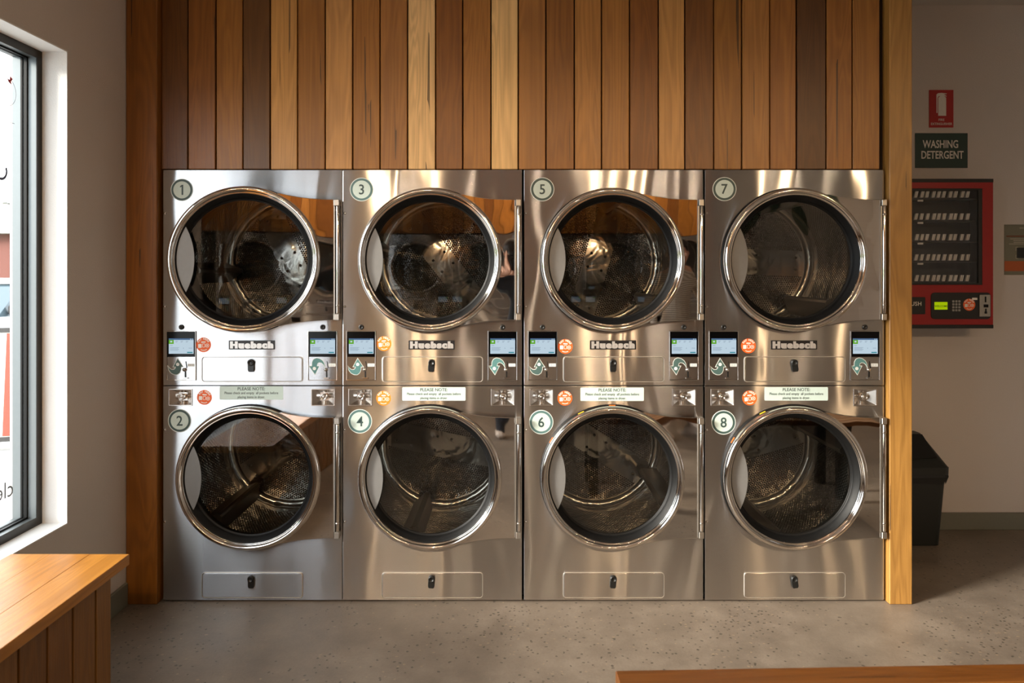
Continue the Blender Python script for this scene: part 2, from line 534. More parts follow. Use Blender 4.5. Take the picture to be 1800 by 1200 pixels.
# ================================================================== the room
ROOM_X1, ROOM_Y0, ROOM_Y1, ROOM_Z = 4.7, -6.6, 0.93, 2.98
T = 0.2
struct('floor', MB().box(WX - 0.25, ROOM_X1 + T, ROOM_Y0 - T, ROOM_Y1 + T, -0.12, 0.0), M['concrete'])
struct('ceiling', MB().box(WX - 0.25, ROOM_X1 + T, ROOM_Y0 - T, ROOM_Y1 + T, ROOM_Z, ROOM_Z + 0.15), M['ceiling'])
XO = WX - 0.22
mb = MB()
mb.box(XO, WX, WIN_Y0, ROOM_Y1 + T, 0, ROOM_Z)
mb.box(XO, WX, ROOM_Y0 - T, WIN_Y1, 0, ROOM_Z)
mb.box(XO, WX, WIN_Y1, WIN_Y0, 0, WIN_Z0)
mb.box(XO, WX, WIN_Y1, WIN_Y0, WIN_Z1, ROOM_Z)
struct('wall_left', mb, M['plaster'])
# smooth white reveal lining of the window opening
RX = WX - 0.097
mb = MB()
mb.box(RX, WX + 0.001, WIN_Y0 - 0.004, WIN_Y0 + 0.001, WIN_Z0, WIN_Z1)
mb.box(RX, WX + 0.001, WIN_Y1 - 0.001, WIN_Y1 + 0.004, WIN_Z0, WIN_Z1)
mb.box(RX, WX + 0.001, WIN_Y1, WIN_Y0, WIN_Z0 - 0.001, WIN_Z0 + 0.004)
mb.box(RX, WX + 0.001, WIN_Y1, WIN_Y0, WIN_Z1 - 0.004, WIN_Z1 + 0.001)
struct('trim_1', mb, M['reveal'])
struct('wall_rear', MB().box(WX, ROOM_X1 + T, ROOM_Y1, ROOM_Y1 + T, 0, ROOM_Z), M['plaster'])
struct('wall_right', MB().box(ROOM_X1, ROOM_X1 + T, ROOM_Y0 - T, ROOM_Y1, 0, ROOM_Z), M['plaster'])
struct('wall_behind', MB().box(WX - 0.22, ROOM_X1 + T, ROOM_Y0 - T, ROOM_Y0, 0, ROOM_Z), M['plaster'])
struct('baseboard_rear', MB().bbox(1.76, ROOM_X1, ROOM_Y1 - 0.015, ROOM_Y1, 0.0, 0.097, 0.003), M['skirting'])
struct('baseboard_left', MB().bbox(WX, WX + 0.014, -6.5, -0.035, 0.0, 0.10, 0.003), M['skirting'])

# ---------------- window
M['frame'] = simple('grey_aluminium', S(112, 118, 120), 0.42, 0.6, 0.04)
FX0, FX1 = -1.89, RX
win = struct('window_1', MB().box(FX0, FX1, WIN_Y0 - 0.03, WIN_Y0, WIN_Z0, WIN_Z1)
             .box(FX0, FX1, WIN_Y1, WIN_Y1 + 0.03, WIN_Z0, WIN_Z1)
             .box(FX0, FX1, WIN_Y1 + 0.03, WIN_Y0 - 0.03, WIN_Z0, WIN_Z0 + 0.03)
             .box(FX0, FX1, WIN_Y1 + 0.03, WIN_Y0 - 0.03, WIN_Z1 - 0.03, WIN_Z1), M['frame'])
for ym in (-2.35,):
    obj('mullion', MB().bbox(FX0, FX1, ym - 0.025, ym + 0.025, WIN_Z0 + 0.03, WIN_Z1 - 0.03, 0.003), M['frame'], win)
GX = -1.846
for ya, yb in ((WIN_Y0 - 0.03, -2.325), (-2.375, WIN_Y1 + 0.03)):
    pm = MB(); pm.face([(GX, yb, WIN_Z0 + 0.03), (GX, ya, WIN_Z0 + 0.03), (GX, ya, WIN_Z1 - 0.03), (GX, yb, WIN_Z1 - 0.03)])
    obj('pane', pm, M['window_glass'], win)
    g = MB()
    for x0, x1 in ((GX + 0.003, GX + 0.014), (GX - 0.010, GX - 0.003)):
        g.box(x0, x1, ya - 0.006, ya, WIN_Z0 + 0.03, WIN_Z1 - 0.03).box(x0, x1, yb, yb + 0.006, WIN_Z0 + 0.03, WIN_Z1 - 0.03)
        g.box(x0, x1, yb, ya, WIN_Z0 + 0.03, WIN_Z0 + 0.036).box(x0, x1, yb, ya, WIN_Z1 - 0.036, WIN_Z1 - 0.03)
    obj('glazing_seal', g, M['black'], win)
# dark strip that paints shade onto the unlit room face of the frame
obj('frame_shade', MB().box(FX1, FX1 + 0.003, WIN_Y0 - 0.036, WIN_Y0 - 0.004, WIN_Z0 + 0.004, WIN_Z1 - 0.004)
    .box(FX1, FX1 + 0.003, WIN_Y1, WIN_Y0 - 0.036, WIN_Z0 + 0.004, WIN_Z0 + 0.036)
    .box(FX1, FX1 + 0.003, WIN_Y1, WIN_Y0 - 0.036, WIN_Z1 - 0.036, WIN_Z1 - 0.004), M['darkchrome'], win)

# ---------------- timber cladding above the dryers
Y_CLAD = 0.012
edges = [281, 328.5, 377.6, 425.4, 473.7, 521.7, 570.8, 619, 667.3, 716, 765.3, 813.3, 863, 911, 960, 1010, 1058, 1107.5, 1158.6, 1205, 1256, 1305.6, 1354.6, 1402, 1454, 1500, 1549]
tones = ['#5f3a17', '#7d4d20', '#8a5a28', '#5e3c1b', '#b4834e', '#8c5b28', '#b48252', '#94602a', '#946131', '#d9b084', '#7e4c1d', '#96622c', '#dab182', '#966433', '#845322', '#a06d38', '#96642f', '#7b4a1b', '#b0804e', '#70451d', '#8b5c28', '#9a6937', '#8f5c2a', '#553416', '#8c5a29', '#8f5f2d']
def hexc(h): return S(int(h[1:3], 16), int(h[3:5], 16), int(h[5:7], 16))
def boost(c, k): return (min(1, c[0] * k), min(1, c[1] * k), min(1, c[2] * k), 1)
CL_Z0 = 1.920
M['backing'] = simple('dark_backing', S(40, 28, 18), 0.8)
clad = struct('wall_cladding', MB().box(WX, 1.752, Y_CLAD + 0.022, 0.10, CL_Z0, ROOM_Z), M['backing'])
def plank_mesh(w, z0, z1, t=0.02, b=0.002):
    return MB().bbox(-w / 2, w / 2, 0, t, z0, z1, b).mesh('plank')
for i in range(len(edges) - 1):
    xa = (edges[i] - VPX) / 396.0; xb = (edges[i + 1] - VPX) / 396.0
    w = xb - xa - 0.0055
    obj('plank', plank_mesh(w, CL_Z0, ROOM_Z - 0.002), M['wood_z'], clad, ((xa + xb) / 2, Y_CLAD + random.uniform(-0.003, 0.003), 0),
        color=boost(hexc(tones[i]), 1.4))
# posts each side
Y_POST = -0.03
struct('trim_2', MB().bbox(WX + 0.002, (281.5 - VPX) / 396, Y_POST, 0.09, 0.0, ROOM_Z - 0.001, 0.003), M['wood_z'], color=boost(hexc('#8f5a22'), 1.0))
struct('trim_3', MB().bbox((1557.5 - VPX) / 400.0 + 0.017, (1597 - VPX) / 400.0 + 0.018, Y_POST, 0.09, 0.0, ROOM_Z - 0.001, 0.003), M['wood_z'], color=boost(hexc('#a67a45'), 1.15))
struct('wall_side', MB().box(1.672, 1.755, 0.092, ROOM_Y1, 0, ROOM_Z), M['plaster'])
struct('plinth', MB().box(-1.54, 1.65, 0.03, 0.06, 0, 0.006), M['black'])

# ================================================================== dryers
W = 0.796
H_UP, H_LO = 0.9565, 0.950
Z_LO, Z_UP = 0.006, 0.959
CENTERS = [(444 - VPX) / 396, (760 - VPX) / 396, (1078.5 - VPX) / 396, (1396.5 - VPX) / 396]
def ux(px): return (px - 760) / 396.0
def uz(py): return (677.5 - py) / 396.0
def lz(py): return (1055 - py) / 396.0
DX = -0.0075
DZ_UP, DZ_LO = uz(457), lz(837)

# ---- shared meshes
R_HOLE = 0.290
def front_panel(h, dz, trays):
    loops = [rrect(0, h / 2, W, h, 0.004, 3), circ(DX, dz, R_HOLE, 96)]
    for cx in trays: loops.append(rrect(cx, lz(698.5), 0.098, 0.068))
    me = plate(loops, 0.02, 0.0, 0.0022)
    return setmats(me, M['steel'])
TRAYS = (ux(633.6), ux(884.2))
me_panel_up = front_panel(H_UP, DZ_UP, ())
me_panel_lo = front_panel(H_LO, DZ_LO, TRAYS)
def cabinet(h):
    b = MB(); t = 0.004; d = 0.85
    b.box(-W / 2 + 0.002, -W / 2 + 0.002 + t, 0.02, d, 0.002, h - 0.002).box(W / 2 - 0.002 - t, W / 2 - 0.002, 0.02, d, 0.002, h - 0.002)
    b.box(-W / 2 + 0.006, W / 2 - 0.006, 0.02, d, 0.002, 0.006).box(-W / 2 + 0.006, W / 2 - 0.006, 0.02, d, h - 0.006, h - 0.002)
    b.box(-W / 2 + 0.006, W / 2 - 0.006, d - 0.004, d, 0.006, h - 0.006)
    return setmats(b.mesh('cabinet'), M['cabinet'])
me_cab_up, me_cab_lo = cabinet(H_UP), cabinet(H_LO)
# opening collar between panel and drum (also the black seal the door closes on)
me_collar = setmats(MB().lathe([(0.318, 0.0), (0.3205, -0.004), (0.3195, -0.010), (0.300, -0.010), (0.288, -0.004), (0.284, 0.03), (0.272, 0.055), (0.336, 0.058)]).mesh('door_seal'), M['black'])
# door: origin on the hinge axis
HX, HY = 0.391, -0.018           # hinge axis relative to door centre
DC = (-HX, -HY, 0)               # door centre seen from the hinge axis
ring_prof = [(0.300, -0.012), (0.3145, -0.012), (0.3165, -0.020), (0.3165, -0.030), (0.3150, -0.039), (0.3105, -0.0465), (0.3040, -0.0500), (0.2985, -0.0490), (0.2940, -0.0445), (0.2918, -0.0385), (0.2895, -0.0365), (0.2870, -0.0385), (0.2848, -0.0365), (0.2840, -0.030), (0.2840, -0.012)]
me_ring = setmats(MB().lathe(ring_prof, DC, 128).mesh('door'), M['chrome'])
me_gasket = setmats(MB().lathe([(0.2842, -0.030), (0.279, -0.026), (0.273, -0.014), (0.268, -0.010), (0.266, -0.002), (0.2615, 0.004), (0.258, 0.004), (0.2575, 0.016), (0.284, 0.016)], DC, 128).mesh('gasket'), M['black'])
me_glass = setmats(MB().lathe([(0.0005, 0.006), (0.260, 0.006)], DC, 96).mesh('glass'), M['door_glass'])
# grip plate: lens between the ring and an arc bulging to the right
def lens():
    r1, c2, r2 = 0.2845, -0.510, 0.303
    xi = (r1 * r1 - r2 * r2 + c2 * c2) / (2 * c2)
    zi = math.sqrt(r1 * r1 - xi * xi)
    a1 = math.atan2(zi, xi); pts = []
    for i in range(25):
        a = a1 + (2 * PI - 2 * a1) * i / 24
        pts.append((r1 * math.cos(a), r1 * math.sin(a)))
    b1 = math.atan2(zi, xi - c2)
    for i in range(1, 24):
        b = -b1 + 2 * b1 * i / 24
        pts.append((c2 + r2 * math.cos(b), r2 * math.sin(b)))
    return pts
me_grip = setmats(plate([lens()], 0.003, -0.026 + DC[1], 0.0008, (DC[0], 0)), M['grip'])
def flange():
    top = [(.132, .288), (.148, .2885), (.170, .283), (.196, .2785), (.2205, .2744), (.254, .2705), (.288, .2680), (.330, .2660), (.372, .2655)]
    pts = list(top) + [(.374, .263), (.374, -.263)] + [(x, -z) for x, z in reversed(top)]
    r = 0.306
    for i in range(1, 24):
        a = -65.4 + 130.8 * i / 24
        pts.append((r * math.cos(math.radians(a)), r * math.sin(math.radians(a))))
    return pts
me_flange = setmats(plate([flange()], 0.012, -0.030 + DC[1], 0.002, (DC[0], 0)), M['mirror'])
hb = MB().lathe([(0.0075, -0.236), (0.0085, -0.232), (0.0085, 0.232), (0.0075, 0.236)], (0, -0.010, 0), 16, axis='z', cap0=True, cap1=True)
for z in (-0.200, 0.200): hb.lathe([(0.0098, -0.004), (0.0098, 0.004)], (0, -0.010, z), 16, axis='z', cap0=True, cap1=True)
me_rod = setmats(hb.mesh('hinge_rod'), M['chrome'])
hb = MB()
for z in (-0.251, 0.251): hb.bbox(-0.013, 0.009, -0.020, 0.018, z - 0.014, z + 0.014, 0.002)
hb.box(-0.016, -0.011, -0.014, 0.016, -0.237, 0.237)
me_hbracket = setmats(hb.mesh('hinge_bracket'), M['satin'])
hb = MB().box(-0.011, 0.009, 0.004, 0.017, -0.262, 0.262)
me_hleaf = setmats(hb.mesh('hinge_leaf'), M['darkchrome'])

# drum (origin on its axis, front at y=0.058)
me_drum = setmats(MB().lathe([(0.335, 0.058), (0.335, 0.60), (0.320, 0.622), (0.305, 0.622)], seg=96).mesh('drum'), M['drum_side'])
me_back = setmats(MB().lathe([(0.0005, 0.600), (0.05, 0.601), (0.290, 0.614), (0.298, 0.618), (0.306, 0.624)], seg=96).mesh('back_plate'), M['drum_back'])
def lifter(a):
    b = MB(); ca, sa = math.cos(a), math.sin(a)
    def q(r, tang, y): return (r * ca - tang * sa, y, r * sa + tang * ca)
    sec = [(0.338, -0.055), (0.262, -0.012), (0.258, 0.0), (0.262, 0.012), (0.338, 0.055)]
    n = len(b.v)
    ys = (0.075, 0.59)
    A = [q(r, t, ys[0]) for r, t in sec]; B = [q(r if r > 0.3 else r, t, ys[1]) for r, t in sec]
    for i in range(len(sec) - 1): b.face([A[i], A[i + 1], B[i + 1], B[i]])
    b.face(A); b.face(B[::-1])
    return setmats(b.mesh('lifter'), M['drum_lift'])
M['drum_lift'] = simple('lifter_steel', S(120, 114, 106), 0.34, 1.0)
me_lift = [lifter(math.radians(90 + 120 * k + 0)) for k in range(3)]
me_rivet = setmats(MB().lathe([(0.0075, 0.0), (0.0075, -0.003), (0.005, -0.006), (0.0005, -0.0068)], seg=14).mesh('rivet'), M['darkchrome'])
RIVETS = [(-.037, .037), (.037, .037), (-.037, -.037), (.037, -.037), (-.245, .03), (-.245, -.03), (.245, .03), (.245, -.03)]

# lint panel + lock
LP_W, LP_H = 0.443, 0.107
me_lint = setmats(plate([rrect(0, 0, LP_W, LP_H, 0.011, 4)], 0.006, -0.005, 0.0022), M['steel'])
me_lint_highlight = setmats(plate([rrect(0, 0, LP_W + 0.0062, LP_H + 0.0062, 0.0140, 4), rrect(0, 0, LP_W + 0.001, LP_H + 0.001, 0.0115, 4)], 0.005, -0.0045, 0.0016), M['edge_highlight'])
lk = MB().lathe([(0.015, 0.0), (0.015, -0.012), (0.0125, -0.016), (0.009, -0.016), (0.008, -0.013), (0.0005, -0.013)], (0, 0, 0.012), 24)
lk.addmesh(plate([[(-0.0145, 0.010), (-0.014, -0.022), (-0.010, -0.029), (0.010, -0.029), (0.014, -0.022), (0.0145, 0.010)]], 0.011, -0.010, 0.002))
me_lock = setmats(lk.mesh('lock'), M['black_plastic'])
me_key = setmats(MB().lathe([(0.0115, 0.0), (0.0115, -0.004), (0.009, -0.0065), (0.0045, -0.0065), (0.004, -0.004), (0.0005, -0.004)], seg=24).mesh('key_switch'), M['black_plastic'])
me_screw = setmats(MB().lathe([(0.0055, 0.0), (0.0055, -0.0015), (0.004, -0.0035), (0.0005, -0.004)], seg=12).mesh('screw'), M['chrome'])

# control unit: origin at its centre on the panel; z up. Photo reference: left one centre (635.3, 625)
CW, CH = 0.131, 0.2195
ctl_frame = plate([rrect(0, 0, CW, CH, 0.002, 2), rrect(0, 0, CW - 0.0075, CH - 0.0075, 0.001, 2)], 0.006, -0.006, 0.0012)
me_ctl = setmats(ctl_frame, M['mirror'])
me_ctl_face = setmats(plate([rrect(0, -0.0565, CW - 0.0075, 0.099)], 0.002, -0.002), M['steel'])
me_bezel = setmats(plate([rrect(0, 0.0510, CW - 0.0075, 0.1120, 0.001, 2)], 0.004, -0.004), M['gloss_black'])
def display():
    b = MB(); y = -0.0045
    x0, x1, z0, z1 = -0.0548, 0.0552, 0.0085, 0.0765
    def r(a, c, d, e, mi, dy=0.0):
        X0 = x0 + (x1 - x0) * a; X1 = x0 + (x1 - x0) * c; Z1 = z1 - (z1 - z0) * d; Z0 = z1 - (z1 - z0) * e
        b.face([(X0, y - dy, Z0), (X1, y - dy, Z0), (X1, y - dy, Z1), (X0, y - dy, Z1)], mi)
    r(0, 1, 0, 1, 0)
    r(0, 1, 0, .10, 1, .0003)
    r(.86, .90, .025, .075, 0, .0005); r(.93, .97, .025, .075, 0, .0005)
    r(0, .20, .10, .36, 2, .0003); r(.06, .14, .16, .26, 0, .0005)
    for a in (.27, .48, .69): r(a, a + .10, .16, .19, 3, .0003); r(a, a + .07, .23, .26, 3, .0003)
    r(.05, .16, .45, .48, 3, .0003)
    for k in range(4): r(.05, .42 - .04 * (k % 2), .58 + .06 * k, .605 + .06 * k, 3, .0003)
    r(.58, .60, .60, .68, 3, .0003); r(.80, .94, .62, .65, 3, .0003)
    r(.74, .96, .88, .95, 4, .0003)
    return setmats(b.mesh('display'), [M['lcd'], M['lcd_bar'], M['lcd_green'], M['lcd_text'], M['lcd_teal']])
me_display = display()
def zp(zx, zy, cx, cy=625.0):   # zoomed-photo units -> control unit
    return ((600 + zx / 5.625 - cx) / 396.0, (cy - (560 + zy / 5.625)) / 396.0)
up_arrow = [(163, 396), (215, 475), (195, 475), (193, 508), (182, 535), (158, 553), (130, 552), (100, 538), (78, 510), (64, 468), (82, 492), (104, 506), (126, 504), (140, 492), (145, 475), (120, 475)]
dn_arrow = [(1519, 551), (1462, 470), (1489, 470), (1491, 430), (1506, 402), (1533, 390), (1566, 396), (1596, 418), (1612, 448), (1619, 484), (1603, 452), (1582, 436), (1560, 432), (1543, 442), (1537, 470), (1560, 470)]
def grow(poly, d):
    cx = sum(p[0] for p in poly) / len(poly); n = len(poly); out = []
    for i in range(n):
        p0, p1, p2 = Vector(poly[i - 1]), Vector(poly[i]), Vector(poly[(i + 1) % n])
        e1 = (p1 - p0).normalized(); e2 = (p2 - p1).normalized()
        nn = Vector((e1.y + e2.y, -e1.x - e2.x))
        if nn.length < 1e-6: nn = Vector((e1.y, -e1.x))
        nn.normalize(); k = max(0.35, nn.dot(Vector((e1.y, -e1.x))))
        out.append(tuple(p1 + nn * min(d / k, 2.2 * d)))
    return out
def area(poly): return sum(poly[i - 1][0] * poly[i][1] - poly[i][0] * poly[i - 1][1] for i in range(len(poly)))
def arrow_meshes(poly, cx, fill):
    p = [zp(a, b, cx) for a, b in poly]
    if area(p) < 0: p = p[::-1]
    a = plate([grow(p, 0.0022)], 0.0006, -0.0026); b = plate([p], 0.0006, -0.0030)
    mb = MB().addmesh(a, 0).addmesh(b, 1)
    hx, hz = zp(163, 452, cx) if poly is up_arrow else zp(1513, 493, cx)
    mb.addmesh(plate([circ(hx, hz, 0.0075, 20)], 0.0006, -0.0034), 0)
    return setmats(mb.mesh('arrow_decal'), [M['white_paint'], M[fill]])
CXL, CXR = 635.3, 883.6
me_arrow_l = {f: arrow_meshes(up_arrow, CXL, f) for f in ('teal', 'dark_teal')}
me_arrow_r = {f: arrow_meshes(dn_arrow, CXR, f) for f in ('teal', 'dark_teal')}
def coin_lever(cx, ox):
    b = MB()
    def q(zx, zy): return zp(zx + ox, zy, cx)
    b.addmesh(plate([[q(240, 422), q(246, 420), q(257, 486), q(250, 490)]], 0.002, -0.0045), 0)
    x, z = q(232, 503)
    b.lathe([(0.0085, 0.0), (0.0085, -0.006), (0.006, -0.011), (0.0005, -0.013)], (x, -0.002, z), 18, 1)
    b.addmesh(plate([[q(233, 521), q(246, 521), q(247, 578), q(232, 578)]], 0.002, -0.0045), 0)
    b.addmesh(plate([[q(212, 580), q(268, 580), q(268, 590), q(212, 590)]], 0.010, -0.012, 0.001), 1)
    return setmats(b.mesh('coin_slot'), [M['black_plastic'], M['chrome']])
me_slot_l, me_slot_r = coin_lever(CXL, 0), coin_lever(CXR, 1395)
def slot_label(cx, ox):
    x0, z0 = zp(260 + ox, 474, cx); x1, z1 = zp(329 + ox, 444, cx)
    b = MB().addmesh(plate([rrect((x0 + x1) / 2, (z0 + z1) / 2, x1 - x0, z1 - z0)], 0.0006, -0.0026), 0)
    for k in range(4):
        xx = x0 + (x1 - x0) * (0.14 + 0.21 * k)
        b.addmesh(plate([rrect(xx + 0.001, (z0 + z1) / 2, 0.0016, 0.005)], 0.0003, -0.0029), 1)
    return setmats(b.mesh('coin_label'), [M['white_paint'], M['note_ink']])
me_slabel_l, me_slabel_r = slot_label(CXL, 0), slot_label(CXR, 1393)

# pay sticker (origin centre)
def sticker(mat):
    b = MB().addmesh(plate([circ(0, 0, 0.0328, 40)], 0.0008, -0.0008), 0)
    y = -0.0008
    tx = 'PAY HERE'
    for i, ch in enumerate(tx):
        if ch == ' ': continue
        a = math.radians(90 + 58 - 116 * i / (len(tx) - 1))
        b.addmesh(text_mesh(ch, 0.0125, 0.0262 * math.cos(a), 0.0262 * math.sin(a), y, 0.0004, rot=a - PI / 2), 1)
    b.addmesh(plate([rrect(0, 0.0118, 0.020, 0.0055, 0.0027, 4)], 0.0004, y - 0.0004), 1)
    b.addmesh(plate([rrect(-0.0165, -0.0045, 0.0145, 0.017, 0.001, 2)], 0.0004, y - 0.0004), 1)
    # pointing hand outline and ring
    b.addmesh(plate([rrect(0.0005, -0.003, 0.013, 0.017, 0.004, 3), rrect(0.0005, -0.003, 0.0095, 0.0135, 0.003, 3)], 0.0004, y - 0.0004), 1)
    b.addmesh(plate([circ(0.0165, -0.004, 0.0085, 20), circ(0.0165, -0.004, 0.0062, 20)], 0.0004, y - 0.0004), 1)
    b.addmesh(plate([circ(0.0165, -0.004, 0.003, 12)], 0.0004, y - 0.0004), 1)
    arc = [(0.0262 * math.cos(math.radians(a)), 0.0262 * math.sin(math.radians(a))) for a in range(236, 306, 6)]
    arc += [(0.0232 * math.cos(math.radians(a)), 0.0232 * math.sin(math.radians(a))) for a in range(304, 234, -6)]
    b.addmesh(plate([arc], 0.0004, y - 0.0004), 1)
    return setmats(b.mesh('pay_sticker'), [mat, M['white_print']])
me_stick = {'r': sticker(M['orange_red']), 'o': sticker(M['orange'])}

# logo (centre ux(759.5), py 606)
me_logo = setmats(plate([rrect(0, 0, 0.2045, 0.040, 0.001, 2)], 0.003, -0.003, 0.0008), M['logo_plate'])
lt_ = MB()
for dx in (-0.0013, 0.0, 0.0013): lt_.addmesh(text_mesh('Huebsch', 0.0470, dx, -0.0005, -0.0034 - dx * 0.05, 0.0030, 1.0, 0.0016, spacing=1.24))
lt = lt_.mesh('logo_lettering')
xs = [v.co.x for v in lt.vertices]; k = 0.192 / (max(xs) - min(xs)); mid = (max(xs) + min(xs)) / 2
zs = [v.co.z for v in lt.vertices]; kz = 0.0325 / (max(zs) - min(zs)); mz = (max(zs) + min(zs)) / 2
for v in lt.vertices: v.co.x = (v.co.x - mid) * k; v.co.z = (v.co.z - mz) * kz
me_logo_txt = setmats(lt, M['logo_letter'])

# notice label
me_note = setmats(plate([rrect(0, 0, 0.2815, 0.0595, 0.004, 3)], 0.001, -0.001), M['note'])
nb = MB().addmesh(text_mesh('PLEASE NOTE:', 0.0195, 0, 0.0180, -0.0013, 0.0002, 1.0))
nb.addmesh(text_mesh('Please check and empty  all pockets before', 0.0160, 0, -0.0002, -0.0013, 0.0001, 0.86))
nb.addmesh(text_mesh('placing items in dryer.', 0.0160, 0, -0.0182, -0.0013, 0.0001, 0.86))
me_note_txt = setmats(nb.mesh('notice_text'), M['note_ink'])

# coin tray: recessed funnel with a lock (origin centre)
def tray():
    b = MB(); w, h, d = 0.049, 0.034, 0.026; iw, ih = 0.019, 0.018
    O = [(-w, 0.002, -h), (w, 0.002, -h), (w, 0.002, h), (-w, 0.002, h)]
    I = [(-iw, d, -ih), (iw, d, -ih), (iw, d, ih), (-iw, d, ih)]
    for i in range(4): b.face([O[i], O[(i + 1) % 4], I[(i + 1) % 4], I[i]])
    b.face(I)
    b.addmesh(plate([rrect(0, 0, 0.106, 0.0755, 0.002, 2), rrect(0, 0, 0.097, 0.067, 0.0015, 2)], 0.006, -0.0035, 0.0012))
    return setmats(b.mesh('coin_tray'), M['tray'])
me_tray = tray()
me_tray_lock = setmats(MB().lathe([(0.0145, 0.026), (0.0145, 0.006), (0.0125, 0.003), (0.010, 0.003), (0.0095, 0.006), (0.006, 0.006), (0.0055, 0.004), (0.0005, 0.004)], seg=28).mesh('tray_lock'), M['chrome'])

# number badge
def badge(n, ring, r):
    b = MB()
    b.addmesh(plate([circ(0, 0, r, 56)], 0.0008, -0.0008), 0)
    b.addmesh(plate([circ(0, 0, r * 0.945, 56)], 0.0004, -0.0012), 1)
    b.addmesh(plate([circ(0, 0, r * 0.76, 56)], 0.0004, -0.0016), 2)
    return setmats(b.mesh('number_badge'), [M['badge_border'], M[ring], M['badge_face']])
def numeral(n):
    if n == 1:
        return setmats(plate([[(-0.0010, -0.0225), (0.0062, -0.0225), (0.0062, 0.0225), (0.0004, 0.0225), (-0.0078, 0.0165), (-0.0078, 0.0098), (-0.0010, 0.0145)]], 0.0005, -0.0021), M['badge_ink'])
    me = text_mesh(str(n), 0.062, 0, 0, -0.0019, 0.0008, 0.95, 0.0005)
    xs = [v.co.x for v in me.vertices]; zs = [v.co.z for v in me.vertices]
    mx, mz = (max(xs) + min(xs)) / 2, (max(zs) + min(zs)) / 2
    for v in me.vertices: v.co.x -= mx; v.co.z -= mz
    return setmats(me, M['badge_ink'])

BADGE_POS = {1: (320, 334, 19.7), 2: (316, 739.5, 20.5), 3: (635.7, 333.3, 20.7), 4: (632.7, 740.5, 21.3), 5: (953.3, 333, 21), 6: (951.3, 742, 21.3), 7: (1273.3, 332.5, 21), 8: (1271.7, 742.5, 21.3)}
BADGE_RING = {1: 'badge_ring_shaded', 2: 'badge_ring_shaded', 3: 'badge_ring', 4: 'badge_ring', 5: 'badge_ring_shaded', 6: 'badge_ring', 7: 'badge_ring_shaded', 8: 'badge_ring_shaded'}
DRUM_ROT = {1: 66, 2: 145, 3: 52, 4: 12, 5: -74, 6: 32, 7: 2, 8: -15}
LIFT_OFF = {1: 20, 2: -20, 3: 40, 4: 78, 5: 10, 6: 120, 7: 15, 8: 70}
DOOR_OPEN = {1: 9.5, 2: 0.6}
STICK_X = {1: (358, 606, 'r'), 2: (359.5, 698.5, 'r'), 3: (675, 604, 'o'), 4: (674.3, 700, 'o'), 5: (993.7, 609, 'r'), 6: (993, 700, 'r'), 7: (1315.5, 608, 'r'), 8: (1317.7, 699.5, 'r')}
NOTE_X = {2: (442, 690.8), 4: (762.7, 692.5), 6: (1076, 693), 8: (1399.5, 692.3)}

